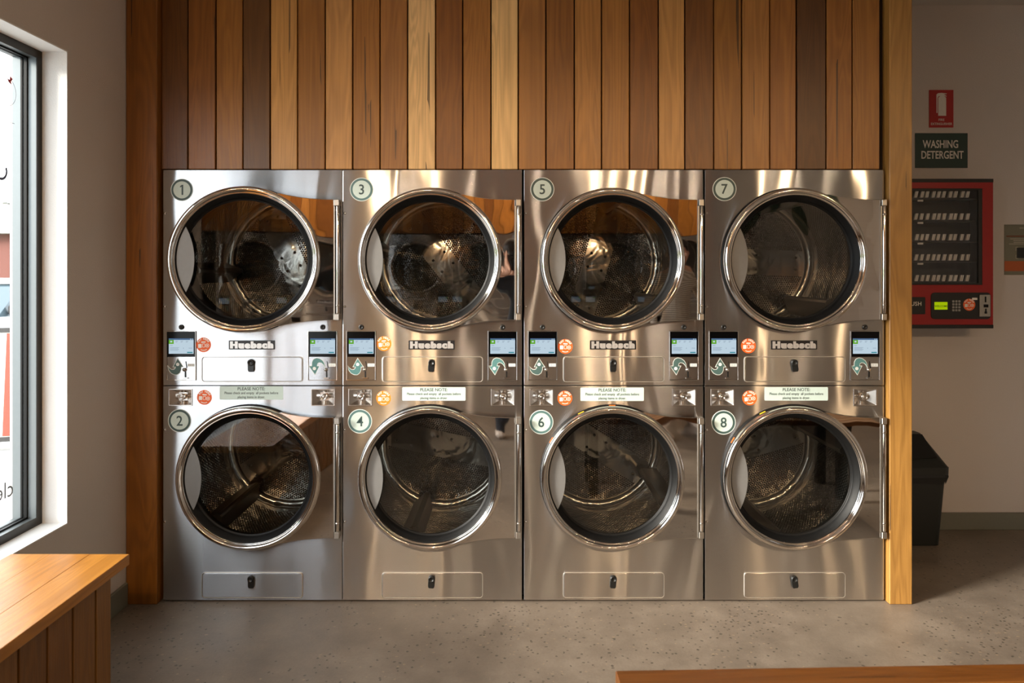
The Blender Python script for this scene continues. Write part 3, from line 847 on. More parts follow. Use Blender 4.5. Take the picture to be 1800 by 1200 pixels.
def build_dryer(n):
    ci = (n - 1) // 2; upper = n % 2 == 1
    x0 = CENTERS[ci]; zb = Z_UP if upper else Z_LO; h = H_UP if upper else H_LO
    row = 'upper' if upper else 'lower'
    lab = {1: 'upper stainless dryer numbered 1, its door slightly ajar, nearest the window',
           2: 'lower stainless dryer numbered 2, beside the left timber post',
           3: 'upper stainless dryer numbered 3 with a sunlit-toned orange pay sticker',
           4: 'lower stainless dryer numbered 4, directly below dryer number 3',
           5: 'upper stainless dryer numbered 5, directly above dryer number 6',
           6: 'lower stainless dryer numbered 6 with coloured tape bits on its door seal',
           7: 'upper stainless dryer numbered 7, next to the right timber post',
           8: 'lower stainless dryer numbered 8, next to the right timber post'}[n]
    d = thing('tumble_dryer', lab, 'dryer', (x0, 0, zb), 0, 'stacked stainless dryers')
    dz = DZ_UP if upper else DZ_LO
    toz = uz if upper else lz
    cpx = x0 * 396 + VPX
    def lx(px): return (px - cpx) / 396.0
    fp = obj('front_panel', me_panel_up if upper else me_panel_lo, None, d)
    for py in ((375, 539) if upper else (755.5, 917)):
        obj('screw', me_screw, None, fp, (-W / 2 + 0.0095, 0, toz(py)))
    obj('cabinet', me_cab_up if upper else me_cab_lo, None, d)
    seal = obj('door_seal', me_collar, None, d, (DX, 0, dz))
    # door
    door = obj('door', me_ring, None, d, (DX + HX, HY, dz), (0, 0, math.radians(DOOR_OPEN.get(n, 0.0))))
    obj('gasket', me_gasket, None, door); obj('glass', me_glass, None, door)
    tag(obj('grip_plate', me_grip, None, door), 'grey crescent grip plate')
    tag(obj('hinge_plate', me_flange, None, door), 'mirror-polished hinge plate')
    obj('hinge_rod', me_rod, None, door)
    hg = obj('hinge', me_hbracket, None, d, (DX + HX, HY, dz)); obj('hinge_leaf', me_hleaf, None, hg)
    # drum
    a = math.radians(DRUM_ROT[n])
    dr = obj('drum', me_drum, None, d, (DX, 0, dz), (0, a, 0))
    obj('back_plate', me_back, None, dr)
    for k in range(3): obj('lifter', me_lift[k], None, dr, rot=(0, math.radians(LIFT_OFF[n]) - a, 0))
    for (rx, rz) in RIVETS: obj('rivet', me_rivet, None, dr, (rx, 0.600 + 0.045 * math.hypot(rx, rz), rz))
    # lint panel
    lp = obj('lint_panel', me_lint, None, d, (0, 0, toz(649 if upper else 1028)))
    obj('panel_edge_highlight', me_lint_highlight, None, lp)
    obj('lock', me_lock, None, lp, (-0.003, -0.004, 0.019), (0, math.radians({1: 0, 2: 0, 5: 0, 7: -8, 8: -8}.get(n, 4)), 0))
    # badge
    bx, by, br = BADGE_POS[n]
    bd = obj('number_badge', badge(n, BADGE_RING[n], br / 396.0), None, d, (lx(bx), 0, toz(by)))
    obj('numeral', numeral(n), None, bd)
    sx, sy, sc = STICK_X[n]
    obj('pay_sticker', me_stick[sc], None, d, (lx(sx), 0, toz(sy)), (0, math.radians(random.uniform(-7, 7)), 0))
    if upper:
        lg = obj('logo_plate', me_logo, None, d, (lx(cpx - 1), 0, uz(606.3))); obj('logo_lettering', me_logo_txt, None, lg)
        fill = 'dark_teal' if n in (1, 5, 7) else 'teal'
        for side, cx in ((0, -124.7), (1, 123.6)):
            c = obj('control_unit', me_ctl, None, d, (cx / 396.0, 0, uz(625)))
            obj('control_face', me_ctl_face, None, c); obj('bezel', me_bezel, None, c)
            tag(obj('display', me_display, None, c), 'lit touch display')
            obj('arrow_decal', (me_arrow_r if side else me_arrow_l)['teal' if side and n != 5 else fill], None, c)
            obj('coin_slot', me_slot_r if side else me_slot_l, None, c)
            obj('coin_label', me_slabel_r if side else me_slabel_l, None, c)
            obj('key_switch', me_key, None, d, (cx / 396.0, 0, uz(575)))
    else:
        for cx in TRAYS:
            tr = obj('coin_tray', me_tray, None, d, (cx, 0, lz(698.5))); obj('tray_lock', me_tray_lock, None, tr)
        nx, ny = NOTE_X[n]
        nt = obj('notice', me_note, None, d, (lx(nx), 0, lz(ny))); obj('notice_text', me_note_txt, None, nt)
    if n in (6, 8):
        for k, (ang, m_) in enumerate(((149, 'tape_orange'), (116, 'tape_yellow'), (90, 'tape_orange')) if n == 6 else ((149, 'tape_orange'), (116, 'tape_yellow'))):
            q = math.radians(ang); r = 0.3195
            tp = plate([rrect(0, 0, 0.028, 0.012)], 0.001, -0.0112)
            obj('tape', tp, M[m_], d, (DX + (r - 0.008) * math.cos(q), 0, dz + (r - 0.008) * math.sin(q)), (0, PI / 2 - q, 0))
    return d
M['tape_orange'] = simple('orange_tape', S(230, 120, 30), 0.5)
M['tape_yellow'] = simple('yellow_tape', S(225, 190, 40), 0.5)
DRYERS = {n: build_dryer(n) for n in range(1, 9)}

# ================================================================== window bench (left)
BZ = 0.507; BX1 = -1.296; BY0, BY1 = -0.78, -4.9
bench = thing('window_bench', 'honey-coloured timber window bench with vertical board front under the window', 'bench', (-1.5, (BY0 + BY1) / 2, 0))
def bo(name, mb, mat, color, parent=bench):
    o = obj(name, mb, mat, parent, color=color)
    o.location = -Vector(bench.location) if parent is bench else (0, 0, 0)
    return o
bw = (BX1 - (WX + 0.002)) / 3
for k in range(3):
    tone = boost(hexc(('#b97c38', '#b87a36', '#ba7d39')[k]), 1.05)
    bo('seat_board', MB().bbox(WX + 0.002 + bw * k, WX + 0.002 + bw * (k + 1) - 0.0004, BY1, BY0, BZ - 0.036, BZ, 0.0015 if k == 2 else 0.0004), M['wood_y'], tone)
y = BY0 - 0.062
FXP = BX1 - 0.030
kx = 0
widths = [0.084] + [0.1145] * 40
tn = ['#90612c', '#8c5d2a', '#8a5a28', '#825424', '#8f602e', '#94642f']
while y > BY1 + 0.15:
    w = widths[kx]
    bo('front_board', MB().bbox(FXP - 0.02, FXP, y - w, y, 0.002, BZ - 0.037, 0.0015), M['wood_z'], boost(hexc(tn[kx % 6]), 1.0))
    y -= w + 0.009; kx += 1
bo('end_board', MB().bbox(WX + 0.02, FXP - 0.021, BY0 - 0.082, BY0 - 0.062, 0.002, BZ - 0.037, 0.0015), M['wood_z'], boost(hexc('#7a4c22'), 1.0))
bo('frame_backing', MB().box(FXP - 0.06, FXP - 0.026, BY1 + 0.05, BY0 - 0.09, 0.002, BZ - 0.04), M['backing'], (1, 1, 1, 1))

# ================================================================== slatted bench in the middle of the room
sb = thing('slatted_bench', 'orange-brown slatted timber bench in the foreground at the bottom right', 'bench', (0.248, -1.517, 0), math.radians(1.8))
for k in range(5):
    obj('slat', MB().bbox(0, 2.1, -0.078 * (k + 1) - 0.010 * k, -0.078 * k - 0.010 * k, 0.507 - 0.032, 0.507, 0.002), M['wood_x'], sb, color=boost(hexc(('#8d5421', '#97602a', '#8f5823', '#9a642d', '#8d5421')[k]), 0.62))
for x in (0.25, 1.85):
    obj('leg_frame', MB().box(x, x + 0.06, -0.42, -0.37, 0, 0.474).box(x, x + 0.06, -0.06, -0.01, 0, 0.474).box(x, x + 0.06, -0.37, -0.06, 0.424, 0.474), M['darkchrome'], sb)

# ================================================================== right wall things
DW = D0 + ROOM_Y1        # distance of the rear wall
def wp(px, py, d=DW): return P(px, py, d)
def sign_plate(name, x0, y0, x1, y1, mat, label, cat, t=0.004):
    a = wp(x0, y1, DW - t); b = wp(x1, y0, DW - t)
    c = (a + b) / 2
    o = obj(name, plate([rrect(0, 0, b.x - a.x, b.z - a.z, 0.001, 2)], t, 0.0), mat, None, (c.x, ROOM_Y1 - t, c.z))
    return tag(o, label, cat), (b.x - a.x, b.z - a.z)
M['sign_red'] = simple('sign_red', S(168, 34, 30), 0.5)
M['sign_green'] = simple('sign_dark_green', S(38, 62, 56), 0.5)
M['sign_white'] = simple('sign_white', S(225, 222, 214), 0.5)
fx, (fw, fh) = sign_plate('extinguisher_sign', 1633.5, 158, 1676, 224, M['sign_red'], 'red fire extinguisher sign high on the right wall', 'sign')
ext = [(-0.028, 0.068), (-0.020, 0.076), (0.0, 0.078), (0.030, 0.0745), (0.030, 0.071), (0.014, 0.070), (0.030, 0.060), (0.028, 0.056), (0.014, 0.062), (0.027, 0.050), (0.027, -0.052), (-0.018, -0.052), (-0.018, 0.050), (-0.006, 0.060), (-0.016, 0.058), (-0.022, 0.050), (-0.022, -0.036), (-0.028, -0.036)]
obj('extinguisher_symbol', plate([[(x, z + 0.012) for x, z in ext]], 0.0006, -0.0006), M['sign_white'], fx)
eb = MB().addmesh(text_mesh('FIRE', 0.019, 0, -0.064, -0.0008, 0.0001)).addmesh(text_mesh('EXTINGUISHER', 0.019, 0, -0.087, -0.0008, 0.0001, 0.93))
obj('sign_lettering', eb.mesh('sign_lettering'), M['sign_white'], fx)
dx_, _ = sign_plate('detergent_sign', 1609, 234, 1701, 295, M['sign_green'], 'dark green washing detergent sign above the red vending machine', 'sign')
db = MB().addmesh(text_mesh('WASHING', 0.062, -0.005, 0.034, -0.0008, 0.001, 0.70)).addmesh(text_mesh('DETERGENT', 0.062, 0.004, -0.027, -0.0008, 0.001, 0.70))
obj('sign_lettering', db.mesh('sign_lettering'), M['sign_white'], dx_)
M['poster'] = simple('poster_olive', S(120, 118, 100), 0.6)
M['poster_orange'] = simple('poster_orange', S(176, 88, 40), 0.6)
M['poster_pale'] = simple('poster_pale', S(196, 186, 166), 0.6)
M['poster_brown'] = simple('poster_brown', S(120, 66, 44), 0.6)
pz, (pw, ph) = sign_plate('poster', 1765.5, 394.5, 1832, 483, M['poster'], 'olive and orange poster at the right edge, beside the red vending machine', 'poster', 0.002)
def pr(x0, z0, x1, z1, m, dy=0.0006):   # fractions from the top left
    return plate([rrect(-pw / 2 + pw * (x0 + x1) / 2, ph / 2 - ph * (z0 + z1) / 2, pw * (x1 - x0), ph * (z1 - z0))], 0.0004, -dy)
obj('poster_band', MB().addmesh(pr(0, .725, 1, .925, 0)).mesh('poster_band'), M['poster_orange'], pz)
pb = MB()
for x0, x1, z in ((.15, .85, .285), (.24, .78, .32), (.24, .78, .355), (.12, .88, .385), (.40, .70, .07)): pb.addmesh(pr(x0, z - .005, x1, z + .005, 0))
pb.addmesh(pr(.30, .445, .36, .452, 0)); pb.addmesh(pr(.30, .445, .308, .52, 0)); pb.addmesh(pr(.30, .67, .36, .677, 0)); pb.addmesh(pr(.30, .60, .308, .677, 0))
obj('poster_lines', pb.mesh('poster_lines'), M['poster_pale'], pz)
obj('poster_heading', MB().addmesh(pr(.05, .22, .95, .245, 0)).mesh('poster_heading'), M['poster_brown'], pz)
obj('poster_square', MB().addmesh(pr(.33, .46, .67, .665, 0)).mesh('poster_square'), M['black_plastic'], pz)

# ---------------- red vending machine
VD = 4.03; VY = VD - D0
def vp(px, py, d=VD): return P(px, py, d)
M['vend_red'] = simple('vending_red', S(150, 12, 12), 0.42)
M['vend_dark'] = simple('vending_dark', S(20, 21, 21), 0.45)
M['vend_in'] = simple('vending_interior', S(30, 31, 30), 0.5)
M['clip'] = simple('white_packet', S(240, 238, 232), 0.5)
M['key'] = simple('grey_keys', S(150, 152, 150), 0.5)
vm = thing('vending_machine', 'red wall-mounted vending machine with rows of packets and a keypad', 'vending machine')
a = vp(1540, 577); b = vp(1746, 314)
vm.location = (a.x, ROOM_Y1, a.z)
def vo(name, mb, mats, parent=vm, label=None):
    o = obj(name, mb, mats, parent)
    o.location = -Vector(vm.location) if parent is vm else (0, 0, 0)
    return tag(o, label)
w0 = vp(1558, 500.5); w1 = vp(1727, 331)
door_l = [[(a.x, vp(0, 571).z), (b.x, vp(0, 571).z), (b.x, vp(0, 320).z), (a.x, vp(0, 320).z)], [(w0.x, w0.z), (w1.x, w0.z), (w1.x, w1.z), (w0.x, w1.z)]]
vo('front_door', plate(door_l, 0.012, VY, 0.002), M['vend_red'])
vo('housing', MB().box(a.x + 0.002, a.x + 0.008, VY + 0.012, ROOM_Y1 - 0.001, a.z + 0.006, b.z - 0.006).box(b.x - 0.008, b.x - 0.002, VY + 0.012, ROOM_Y1 - 0.001, a.z + 0.006, b.z - 0.006)
   .box(a.x + 0.008, b.x - 0.008, ROOM_Y1 - 0.008, ROOM_Y1 - 0.001, a.z + 0.006, b.z - 0.006), M['vend_dark'])
vo('top_cap', MB().bbox(a.x - 0.001, b.x + 0.001, VY - 0.002, ROOM_Y1 - 0.001, vp(0, 320.5).z, b.z, 0.002), M['vend_dark'])
vo('bottom_cap', MB().bbox(a.x - 0.001, b.x + 0.001, VY - 0.002, ROOM_Y1 - 0.001, a.z, vp(0, 570.5).z, 0.002), M['vend_dark'])
fr = [rrect((w0.x + w1.x) / 2, (w0.z + w1.z) / 2, w1.x - w0.x, w1.z - w0.z), rrect((w0.x + w1.x) / 2 - 0.006, (w0.z + w1.z) / 2, w1.x - w0.x - 0.030, w1.z - w0.z - 0.020)]
vo('window_frame', plate(fr, 0.010, VY + 0.001, 0.001), M['vend_dark'])
vo('vending_glass', MB().box(w0.x + 0.008, w1.x - 0.018, VY + 0.006, VY + 0.009, w0.z + 0.009, w1.z - 0.009), M['vend_glass'])
vo('interior_back', MB().box(w0.x - 0.01, w1.x + 0.012, VY + 0.15, VY + 0.155, w0.z - 0.01, w1.z + 0.01), M['vend_in'])
rows_y = [341.3, 380.3, 416.7, 452.2, 488.7]
cols_x = [1612.5, 1622.5, 1631.7, 1642.7, 1651.5, 1661.2, 1672.7, 1681, 1692.7, 1703]
cl = MB()
sk = 0.0040; DPT = 0.012
for x in (-0.0078, 0.0012):
    A_ = [(x - sk, 0, -0.017), (x + 0.0066 - sk, 0, -0.017), (x + 0.0066 + sk, 0, 0.017), (x + sk, 0, 0.017)]
    B_ = [(p[0], DPT, p[2]) for p in A_]
    cl.face(A_); cl.face(B_[::-1])
    for i in range(4): cl.face([A_[i], A_[(i + 1) % 4], B_[(i + 1) % 4], B_[i]])
cl.box(-0.003, 0.003, 0.004, 0.008, -0.010, 0.010)
me_clip = setmats(cl.mesh('packet_clip'), M['clip'])
CD = VD + 0.016
for r, ry in enumerate(rows_y):
    p0 = vp(1560, ry, CD)
    sh = obj('shelf', MB().box(w0.x - p0.x, w1.x - 0.012 - p0.x, 0.0, 0.112, -0.028, -0.022), M['vend_dark'], vm, Vector((p0.x, CD - D0, p0.z)) - Vector(vm.location))
    for c, cx in enumerate(cols_x):
        q = vp(cx + random.uniform(-0.8, 0.8), ry, CD)
        obj('packet', me_clip, None, sh, (q.x - p0.x, 0.004 + random.uniform(0, 0.004), 0))
    q = vp(1617.5, ry + 11.3, CD)
    obj('price_tag', MB().box(-0.015, 0.015, -0.003, -0.0005, -0.005, 0.005), M['clip'], sh, (q.x - p0.x, 0, q.z - p0.z))
# control strip
def vr(x0, y0, x1, y1, r, t, yf, bev=0.0):
    A = vp(x0, y1); B = vp(x1, y0)
    return plate([rrect((A.x + B.x) / 2, (A.z + B.z) / 2, B.x - A.x, B.z - A.z, r, 5)], t, yf, bev)
cs = vo('control_strip', vr(1636, 514, 1741, 560.5, 0.020, 0.004, VY - 0.004, 0.001), M['vend_dark'])
vo('welcome_display', vr(1641.8, 530.6, 1664.5, 543.9, 0, 0.002, VY - 0.0055), emit('lcd_lime', S(190, 220, 10), 0.75), cs, 'lit lime display')
q = vp(1653.3, 538)
vo('display_text', MB().addmesh(text_mesh('WELCOME', 0.0155, q.x, q.z, VY - 0.0058, 0.0001, 0.95)).mesh('display_text'), simple('lcd_ink', S(90, 120, 10), 0.6), cs)
for r in range(4):
    for c in range(3):
        q = vp(1674.6 + 5.25 * c, 529.4 + 5.2 * r)
        o = obj('keypad_key', plate([rrect(0, 0, 0.0115, 0.0115, 0.002, 2)], 0.003, -0.003), M['key'], cs, (q.x, VY - 0.004, q.z))
q = vp(1702.8, 535.3)
o = obj('pay_sticker', me_stick['r'], None, cs, (q.x, VY - 0.004, q.z))
q = vp(1712.5, 525)
obj('coin_label', MB().box(-0.014, 0.014, -0.001, 0, -0.006, 0.006), M['clip'], cs, (q.x, VY - 0.004, q.z))
cm = vo('coin_plate', vr(1720, 517.8, 1739, 556, 0.004, 0.006, VY - 0.010, 0.001), simple('coin_plate_silver', S(165, 163, 156), 0.4, 0.7), cs)
vb = MB().addmesh(vr(1729, 521, 1731.5, 531, 0, 0.002, VY - 0.0115)).addmesh(vr(1727, 534.8, 1735, 540, 0, 0.002, VY - 0.0115))
vb.addmesh(vr(1729.5, 542, 1732, 549, 0.002, 0.002, VY - 0.0115)).addmesh(vr(1728.6, 547, 1733, 551, 0.002, 0.002, VY - 0.0112))
vo('coin_openings', vb.mesh('coin_openings'), M['gloss_black'], cs)
vo('push_flap', vr(1560, 522, 1626, 552, 0.004, 0.004, VY - 0.004, 0.001), M['vend_dark'])
q = vp(1607, 534)
vo('push_lettering', MB().addmesh(text_mesh('PUSH', 0.0305, q.x, q.z, VY - 0.0045, 0.0005, 0.98, spacing=1.1)).mesh('push_lettering'), M['sign_white'])

# ---------------- black bin
bn = thing('waste_bin', 'black plastic swing-top bin against the right wall behind the post', 'bin', (2.135, 0.775, 0))
M['bin'] = simple('bin_plastic', S(30, 33, 31), 0.42)
def frust(hw0, hd0, z0, hw1, hd1, z1, c0=(0, 0), c1=(0, 0), r=0.03):
    b = MB(); n = 20
    A = rrect(c0[0], c0[1], hw0 * 2, hd0 * 2, r, 4); B = rrect(c1[0], c1[1], hw1 * 2, hd1 * 2, r, 4)
    A = [(x, y_, z0) for x, y_ in A]; B = [(x, y_, z1) for x, y_ in B]
    m = len(A)
    for i in range(m): b.face([A[i], A[(i + 1) % m], B[(i + 1) % m], B[i]])
    b.face(A[::-1]); b.face(B)
    return b
bd = obj('bin_body', frust(0.155, 0.105, 0.002, 0.177, 0.128, 0.385), M['bin'], bn)
rim = frust(0.189, 0.139, 0.388, 0.190, 0.140, 0.425)
obj('bin_rim', rim, M['bin'], bn)
lidm = frust(0.188, 0.138, 0.425, 0.115, 0.050, 0.575, (0, 0), (0, 0.05), 0.03)
ld = obj('bin_lid', lidm, M['bin'], bn)
# swing flap lying on the sloped front of the lid
fa = Vector((0, -0.138, 0.425)); fb = Vector((0, 0.0, 0.575)); sl = (fb - fa).normalized(); nn = Vector((0, -sl.z, sl.y))
b = MB()
def fl(x, t_, o_): return tuple(fa + sl * t_ + nn * o_ + Vector((x, 0, 0)))
L = (fb - fa).length
for (o1, o2) in ((0.001, 0.007),):
    lo = [fl(-0.135, L * 0.28, o2), fl(0.0, L * 0.24, o2), fl(0.135, L * 0.28, o2), fl(0.108, L * 0.97, o2), fl(-0.108, L * 0.97, o2)]
    hi = [fl(-0.135, L * 0.28, o1), fl(0.0, L * 0.24, o1), fl(0.135, L * 0.28, o1), fl(0.108, L * 0.97, o1), fl(-0.108, L * 0.97, o1)]
    b.face(lo); b.face(hi[::-1])
    for i in range(5): b.face([lo[i], lo[(i + 1) % 5], hi[(i + 1) % 5], hi[i]])
obj('swing_flap', b, M['black_plastic'], ld)
bag = MB(); seg = 72
P0 = rrect(0, 0, 0.364, 0.266, 0.03, 16)
ringA = []; 
for i, (x, y_) in enumerate(P0):
    k0 = 1.0 + random.uniform(0, 0.035); k1 = 1.0 + random.uniform(0.0, 0.05)
    ringA.append(((x * k0, y_ * k0, 0.390), (x * k1, y_ * k1, 0.372 + random.uniform(-.006, .006)), (x * (0.985), y_ * 0.985, 0.345 + random.uniform(-.014, .006))))
m = len(ringA)
for i in range(m):
    for q in range(2): bag.face([ringA[i][q], ringA[(i + 1) % m][q], ringA[(i + 1) % m][q + 1], ringA[i][q + 1]], 0, True)
obj('bin_liner', bag, M['black_plastic'], bn)
obj('bin_handle', MB().bbox(0.180, 0.201, -0.04, 0.04, 0.384, 0.392, 0.002).bbox(0.181, 0.197, -0.03, 0.03, 0.345, 0.374, 0.003), M['black_plastic'], bn)

# ================================================================== ceiling lights (warm downlights)
M['lamp_glow'] = emit('lamp_glow', (1.0, 0.62, 0.28, 1), 20.0)
M['lamp_trim'] = simple('lamp_trim', S(210, 206, 200), 0.4)
me_ltrim = setmats(MB().lathe([(0.038, -0.012), (0.040, -0.002), (0.055, -0.004), (0.055, 0.0)], seg=28, axis='z').mesh('lamp_trim'), M['lamp_trim'])
me_lglow = setmats(MB().lathe([(0.0005, -0.003), (0.038, -0.003)], seg=28, axis='z').mesh('lamp_lens'), M['lamp_glow'])
spots = [(-0.95, -1.9, 1.5), (0.50, -1.9, 1.5), (1.95, -1.9, 1.5), (-1.20, -5.05, 15), (-0.45, -5.05, 15), (0.30, -5.05, 15), (1.05, -5.05, 15), (1.80, -5.05, 15), (3.50, -5.60, 15)]  # far ones are unseen, added to brighten the opposite cladding and wall
for i, (x, y_, watts) in enumerate(spots):
    lab = ('first', 'second', 'third', 'fourth', 'fifth', 'sixth')[i if i < 3 else i - 3] + ' warm recessed ceiling downlight from the window wall ' + ('in front of the dryers' if i < 3 else 'added to brighten the opposite side of the room')
    l = thing('downlight', lab, 'lamp', (x, y_, ROOM_Z - 0.001), 0, 'warm ceiling downlights')
    obj('lamp_trim', me_ltrim, None, l); obj('lamp_lens', me_lglow, None, l)
    ld_ = bpy.data.lights.new('downlight_beam', 'AREA'); ld_.shape = 'DISK'; ld_.size = 0.07; ld_.energy = watts; ld_.color = (1.0, 0.76, 0.52)
    lo_ = bpy.data.objects.new('downlight_beam', ld_); COL.objects.link(lo_); lo_.parent = l; lo_.location = (0, 0, -0.02)

# warm track spotlights behind the camera, aimed at the dryers
me_head = setmats(MB().lathe([(0.0005, 0.07), (0.030, 0.068), (0.036, 0.05), (0.038, -0.06), (0.034, -0.062), (0.030, -0.03)], seg=24, axis='z').mesh('lamp_head'), M['black_plastic'])
me_stem = setmats(MB().lathe([(0.008, 0.0), (0.008, 0.12)], seg=12, axis='z', cap0=True, cap1=True).mesh('lamp_stem'), M['black_plastic'])
TRACK_Y, TRACK_Z = -4.6, 2.83
for i, x in enumerate((-1.42, -0.93, 0.88, 1.24, 2.80, 3.75)):
    l = thing('track_spotlight', ('first', 'second', 'third', 'fourth', 'fifth', 'sixth')[i] + ' black ceiling track spotlight from the window wall, behind the camera', 'lamp', (x, TRACK_Y, TRACK_Z), 0, 'ceiling track spotlights')
    aim = (Vector((x * 0.45, 0.0, 0.8)) - Vector((x, TRACK_Y, TRACK_Z))).normalized()
    q = aim.to_track_quat('-Z', 'Y').to_euler()
    obj('lamp_head', me_head, None, l, rot=q); obj('lamp_stem', me_stem, None, l, (0, 0, 0.03))
    sp = bpy.data.lights.new('spot_beam', 'SPOT'); sp.energy = 60; sp.color = (1.0, 0.66, 0.36)
    sp.spot_size = math.radians(44); sp.spot_blend = 0.6; sp.shadow_soft_size = 0.025
    so_ = bpy.data.objects.new('spot_beam', sp); COL.objects.link(so_); so_.parent = l; so_.location = aim * 0.066; so_.rotation_euler = q
struct('trim_4', MB().box(-1.65, 4.5, TRACK_Y - 0.018, TRACK_Y + 0.018, ROOM_Z - 0.03, ROOM_Z - 0.001), M['black_plastic'])

# ================================================================== far side of the room (seen mirrored in the steel)
FY = ROOM_Y0 + 0.93
far_tones = ['#8a5a28', '#96622c', '#7d4d20', '#a4723f', '#8c5b28', '#70451d']
fclad = struct('wall_cladding_behind', MB().box(WX, 2.45, ROOM_Y0, FY - 0.03, CL_Z0 + 0.01, ROOM_Z), M['backing'])
me_pl = setmats(plank_mesh(0.118, CL_Z0 + 0.01, ROOM_Z - 0.002), M['wood_z'])
for k in range(33):
    obj('plank', me_pl, None, fclad, (WX + 0.065 + 0.1235 * k, FY - 0.03, 0), (0, 0, 0), boost(hexc(far_tones[k % 6]), 1.3))
fi = 0
for k in range(5):
    for up in (True, False):
        src = DRYERS[3 if up else 4]
        c = copy_tree(src, None, ('drum', 'number_badge', 'notice', 'tape', 'pay_sticker', 'coin_tray', 'cabinet'))
        c.location = (-1.15 + 0.803 * k, FY, Z_UP if up else Z_LO); c.rotation_euler = (0, 0, PI)
        c['label'] = ('upper' if up else 'lower') + ' dryer of the ' + ('first', 'second', 'third', 'fourth', 'fifth')[k] + ' stack from the window on the opposite side'
        c['group'] = 'dryers on the opposite side, ' + ('upper row' if up else 'lower row')
        # dark tub behind the glass
        obj('drum', me_drum, None, c, (DX, 0, DZ_UP if up else DZ_LO)); obj('cabinet', me_cab_up if up else me_cab_lo, None, c)

# dark green wall graphic at the far right of the opposite wall
wg = thing('wall_graphic', 'dark green leafy graphic painted on the opposite wall', 'graphic', (3.9, ROOM_Y0 + 0.002, 1.9), PI)
M['leaf_green'] = simple('graphic_green', S(52, 82, 68), 0.6)
def leaf(cx, cz, w, h, rot):
    p = []
    for i in range(28):
        a_ = 2 * PI * i / 28; x = math.cos(a_) * w * (1 + 0.35 * math.sin(a_)); z = math.sin(a_) * h
        p.append((cx + x * math.cos(rot) - z * math.sin(rot), cz + x * math.sin(rot) + z * math.cos(rot)))
    return p
for lf in ((0.35, 0.62, 0.10, 0.30, 0.3), (0.05, 0.25, 0.08, 0.22, -0.4), (-0.45, 0.45, 0.07, 0.50, -0.5), (0.75, 0.2, 0.07, 0.26, 0.6)):
    obj('leaf_shape', plate([leaf(*lf)], 0.002, -0.002), M['leaf_green'], wg)

# ================================================================== street outside
def sobj(name, mb, mat, kind='structure'):
    o = obj(name, mb, mat); o['kind'] = kind; return o
M['asphalt'] = simple('asphalt', S(142, 144, 147), 0.8)
M['pave'] = simple('footpath', S(172, 171, 168), 0.8)
M['grass'] = simple('grass', S(92, 112, 62), 0.9)
M['brick'] = simple('red_brick', S(112, 64, 56), 0.8)
M['rooft'] = simple('roof_tiles', S(116, 110, 106), 0.8)
M['car'] = simple('white_car_paint', S(160, 163, 164), 0.3)
M['carglass'] = simple('car_glass', S(70, 86, 94), 0.1)
M['tyre'] = simple('tyre', S(40, 40, 42), 0.8)
M['foliage'] = simple('grey_green_foliage', S(98, 100, 90), 0.9)
M['bark'] = simple('bark', S(110, 96, 84), 0.9)
sobj('footpath', MB().box(-5.2, XO, -20, 30, -0.14, -0.02), M['pave'])
sobj('road', MB().box(-14, -5.2, -30, 40, -0.2, -0.1), M['asphalt'])
sobj('verge', MB().box(-60, -14, -40, 70, -0.2, -0.06), M['grass'])

# parked white car
def prism(profile, x0, x1, mi=0, b=None, inset=0.0):
    """profile in (y, z) swept along x"""
    b = b or MB(); n = len(profile)
    A = [(x0, y_, z) for y_, z in profile]; B = [(x1, y_, z) for y_, z in profile]
    for i in range(n): b.face([A[i], A[(i + 1) % n], B[(i + 1) % n], B[i]], mi)
    b.face(A[::-1], mi); b.face(B, mi)
    return b
cc = P(4, 520, 9.6)
car = thing('car', 'white car parked on the street outside the window', 'car', (cc.x - 0.9, cc.y + 1.0, -0.10))
body = [(-2.1, .35), (-2.05, .75), (-1.95, .88), (-1.0, .98), (1.7, 1.0), (2.05, .9), (2.1, .4), (1.7, .28), (-1.8, .28)]
obj('car_body', prism(body, -0.88, 0.88), M['car'], car)
cab = [(-1.0, .98), (-.35, 1.42), (.9, 1.44), (1.65, 1.0)]
obj('car_cabin', prism([(-.42, 1.40), (-.35, 1.45), (.9, 1.47), (.98, 1.42)], -0.68, 0.68), M['car'], car)
gl_ = MB()
A = [(-.74 if z > 1.2 else -.84, y_, z) for y_, z in cab]; B = [(-x, y_, z) for x, y_, z in A]
for i in range(4): gl_.face([A[i], A[(i + 1) % 4], B[(i + 1) % 4], B[i]])
gl_.face(A[::-1]); gl_.face(B)
obj('car_windows', gl_, M['carglass'], car)
me_wheel = setmats(MB().lathe([(0.0005, -0.1), (0.19, -0.1), (0.2, -0.11), (0.31, -0.11), (0.33, -0.09), (0.33, 0.09), (0.31, 0.11), (0.0005, 0.11)], seg=28, axis='x').mesh('wheel'), M['tyre'])
for sx in (-0.78, 0.78):
    for sy in (-1.35, 1.35): obj('wheel', me_wheel, None, car, (sx, sy, 0.33))
obj('wing_mirror', MB().bbox(0.86, 1.05, -.85, -.72, 1.0, 1.13, 0.02).bbox(-1.05, -.86, -.85, -.72, 1.0, 1.13, 0.02), M['tyre'], car)
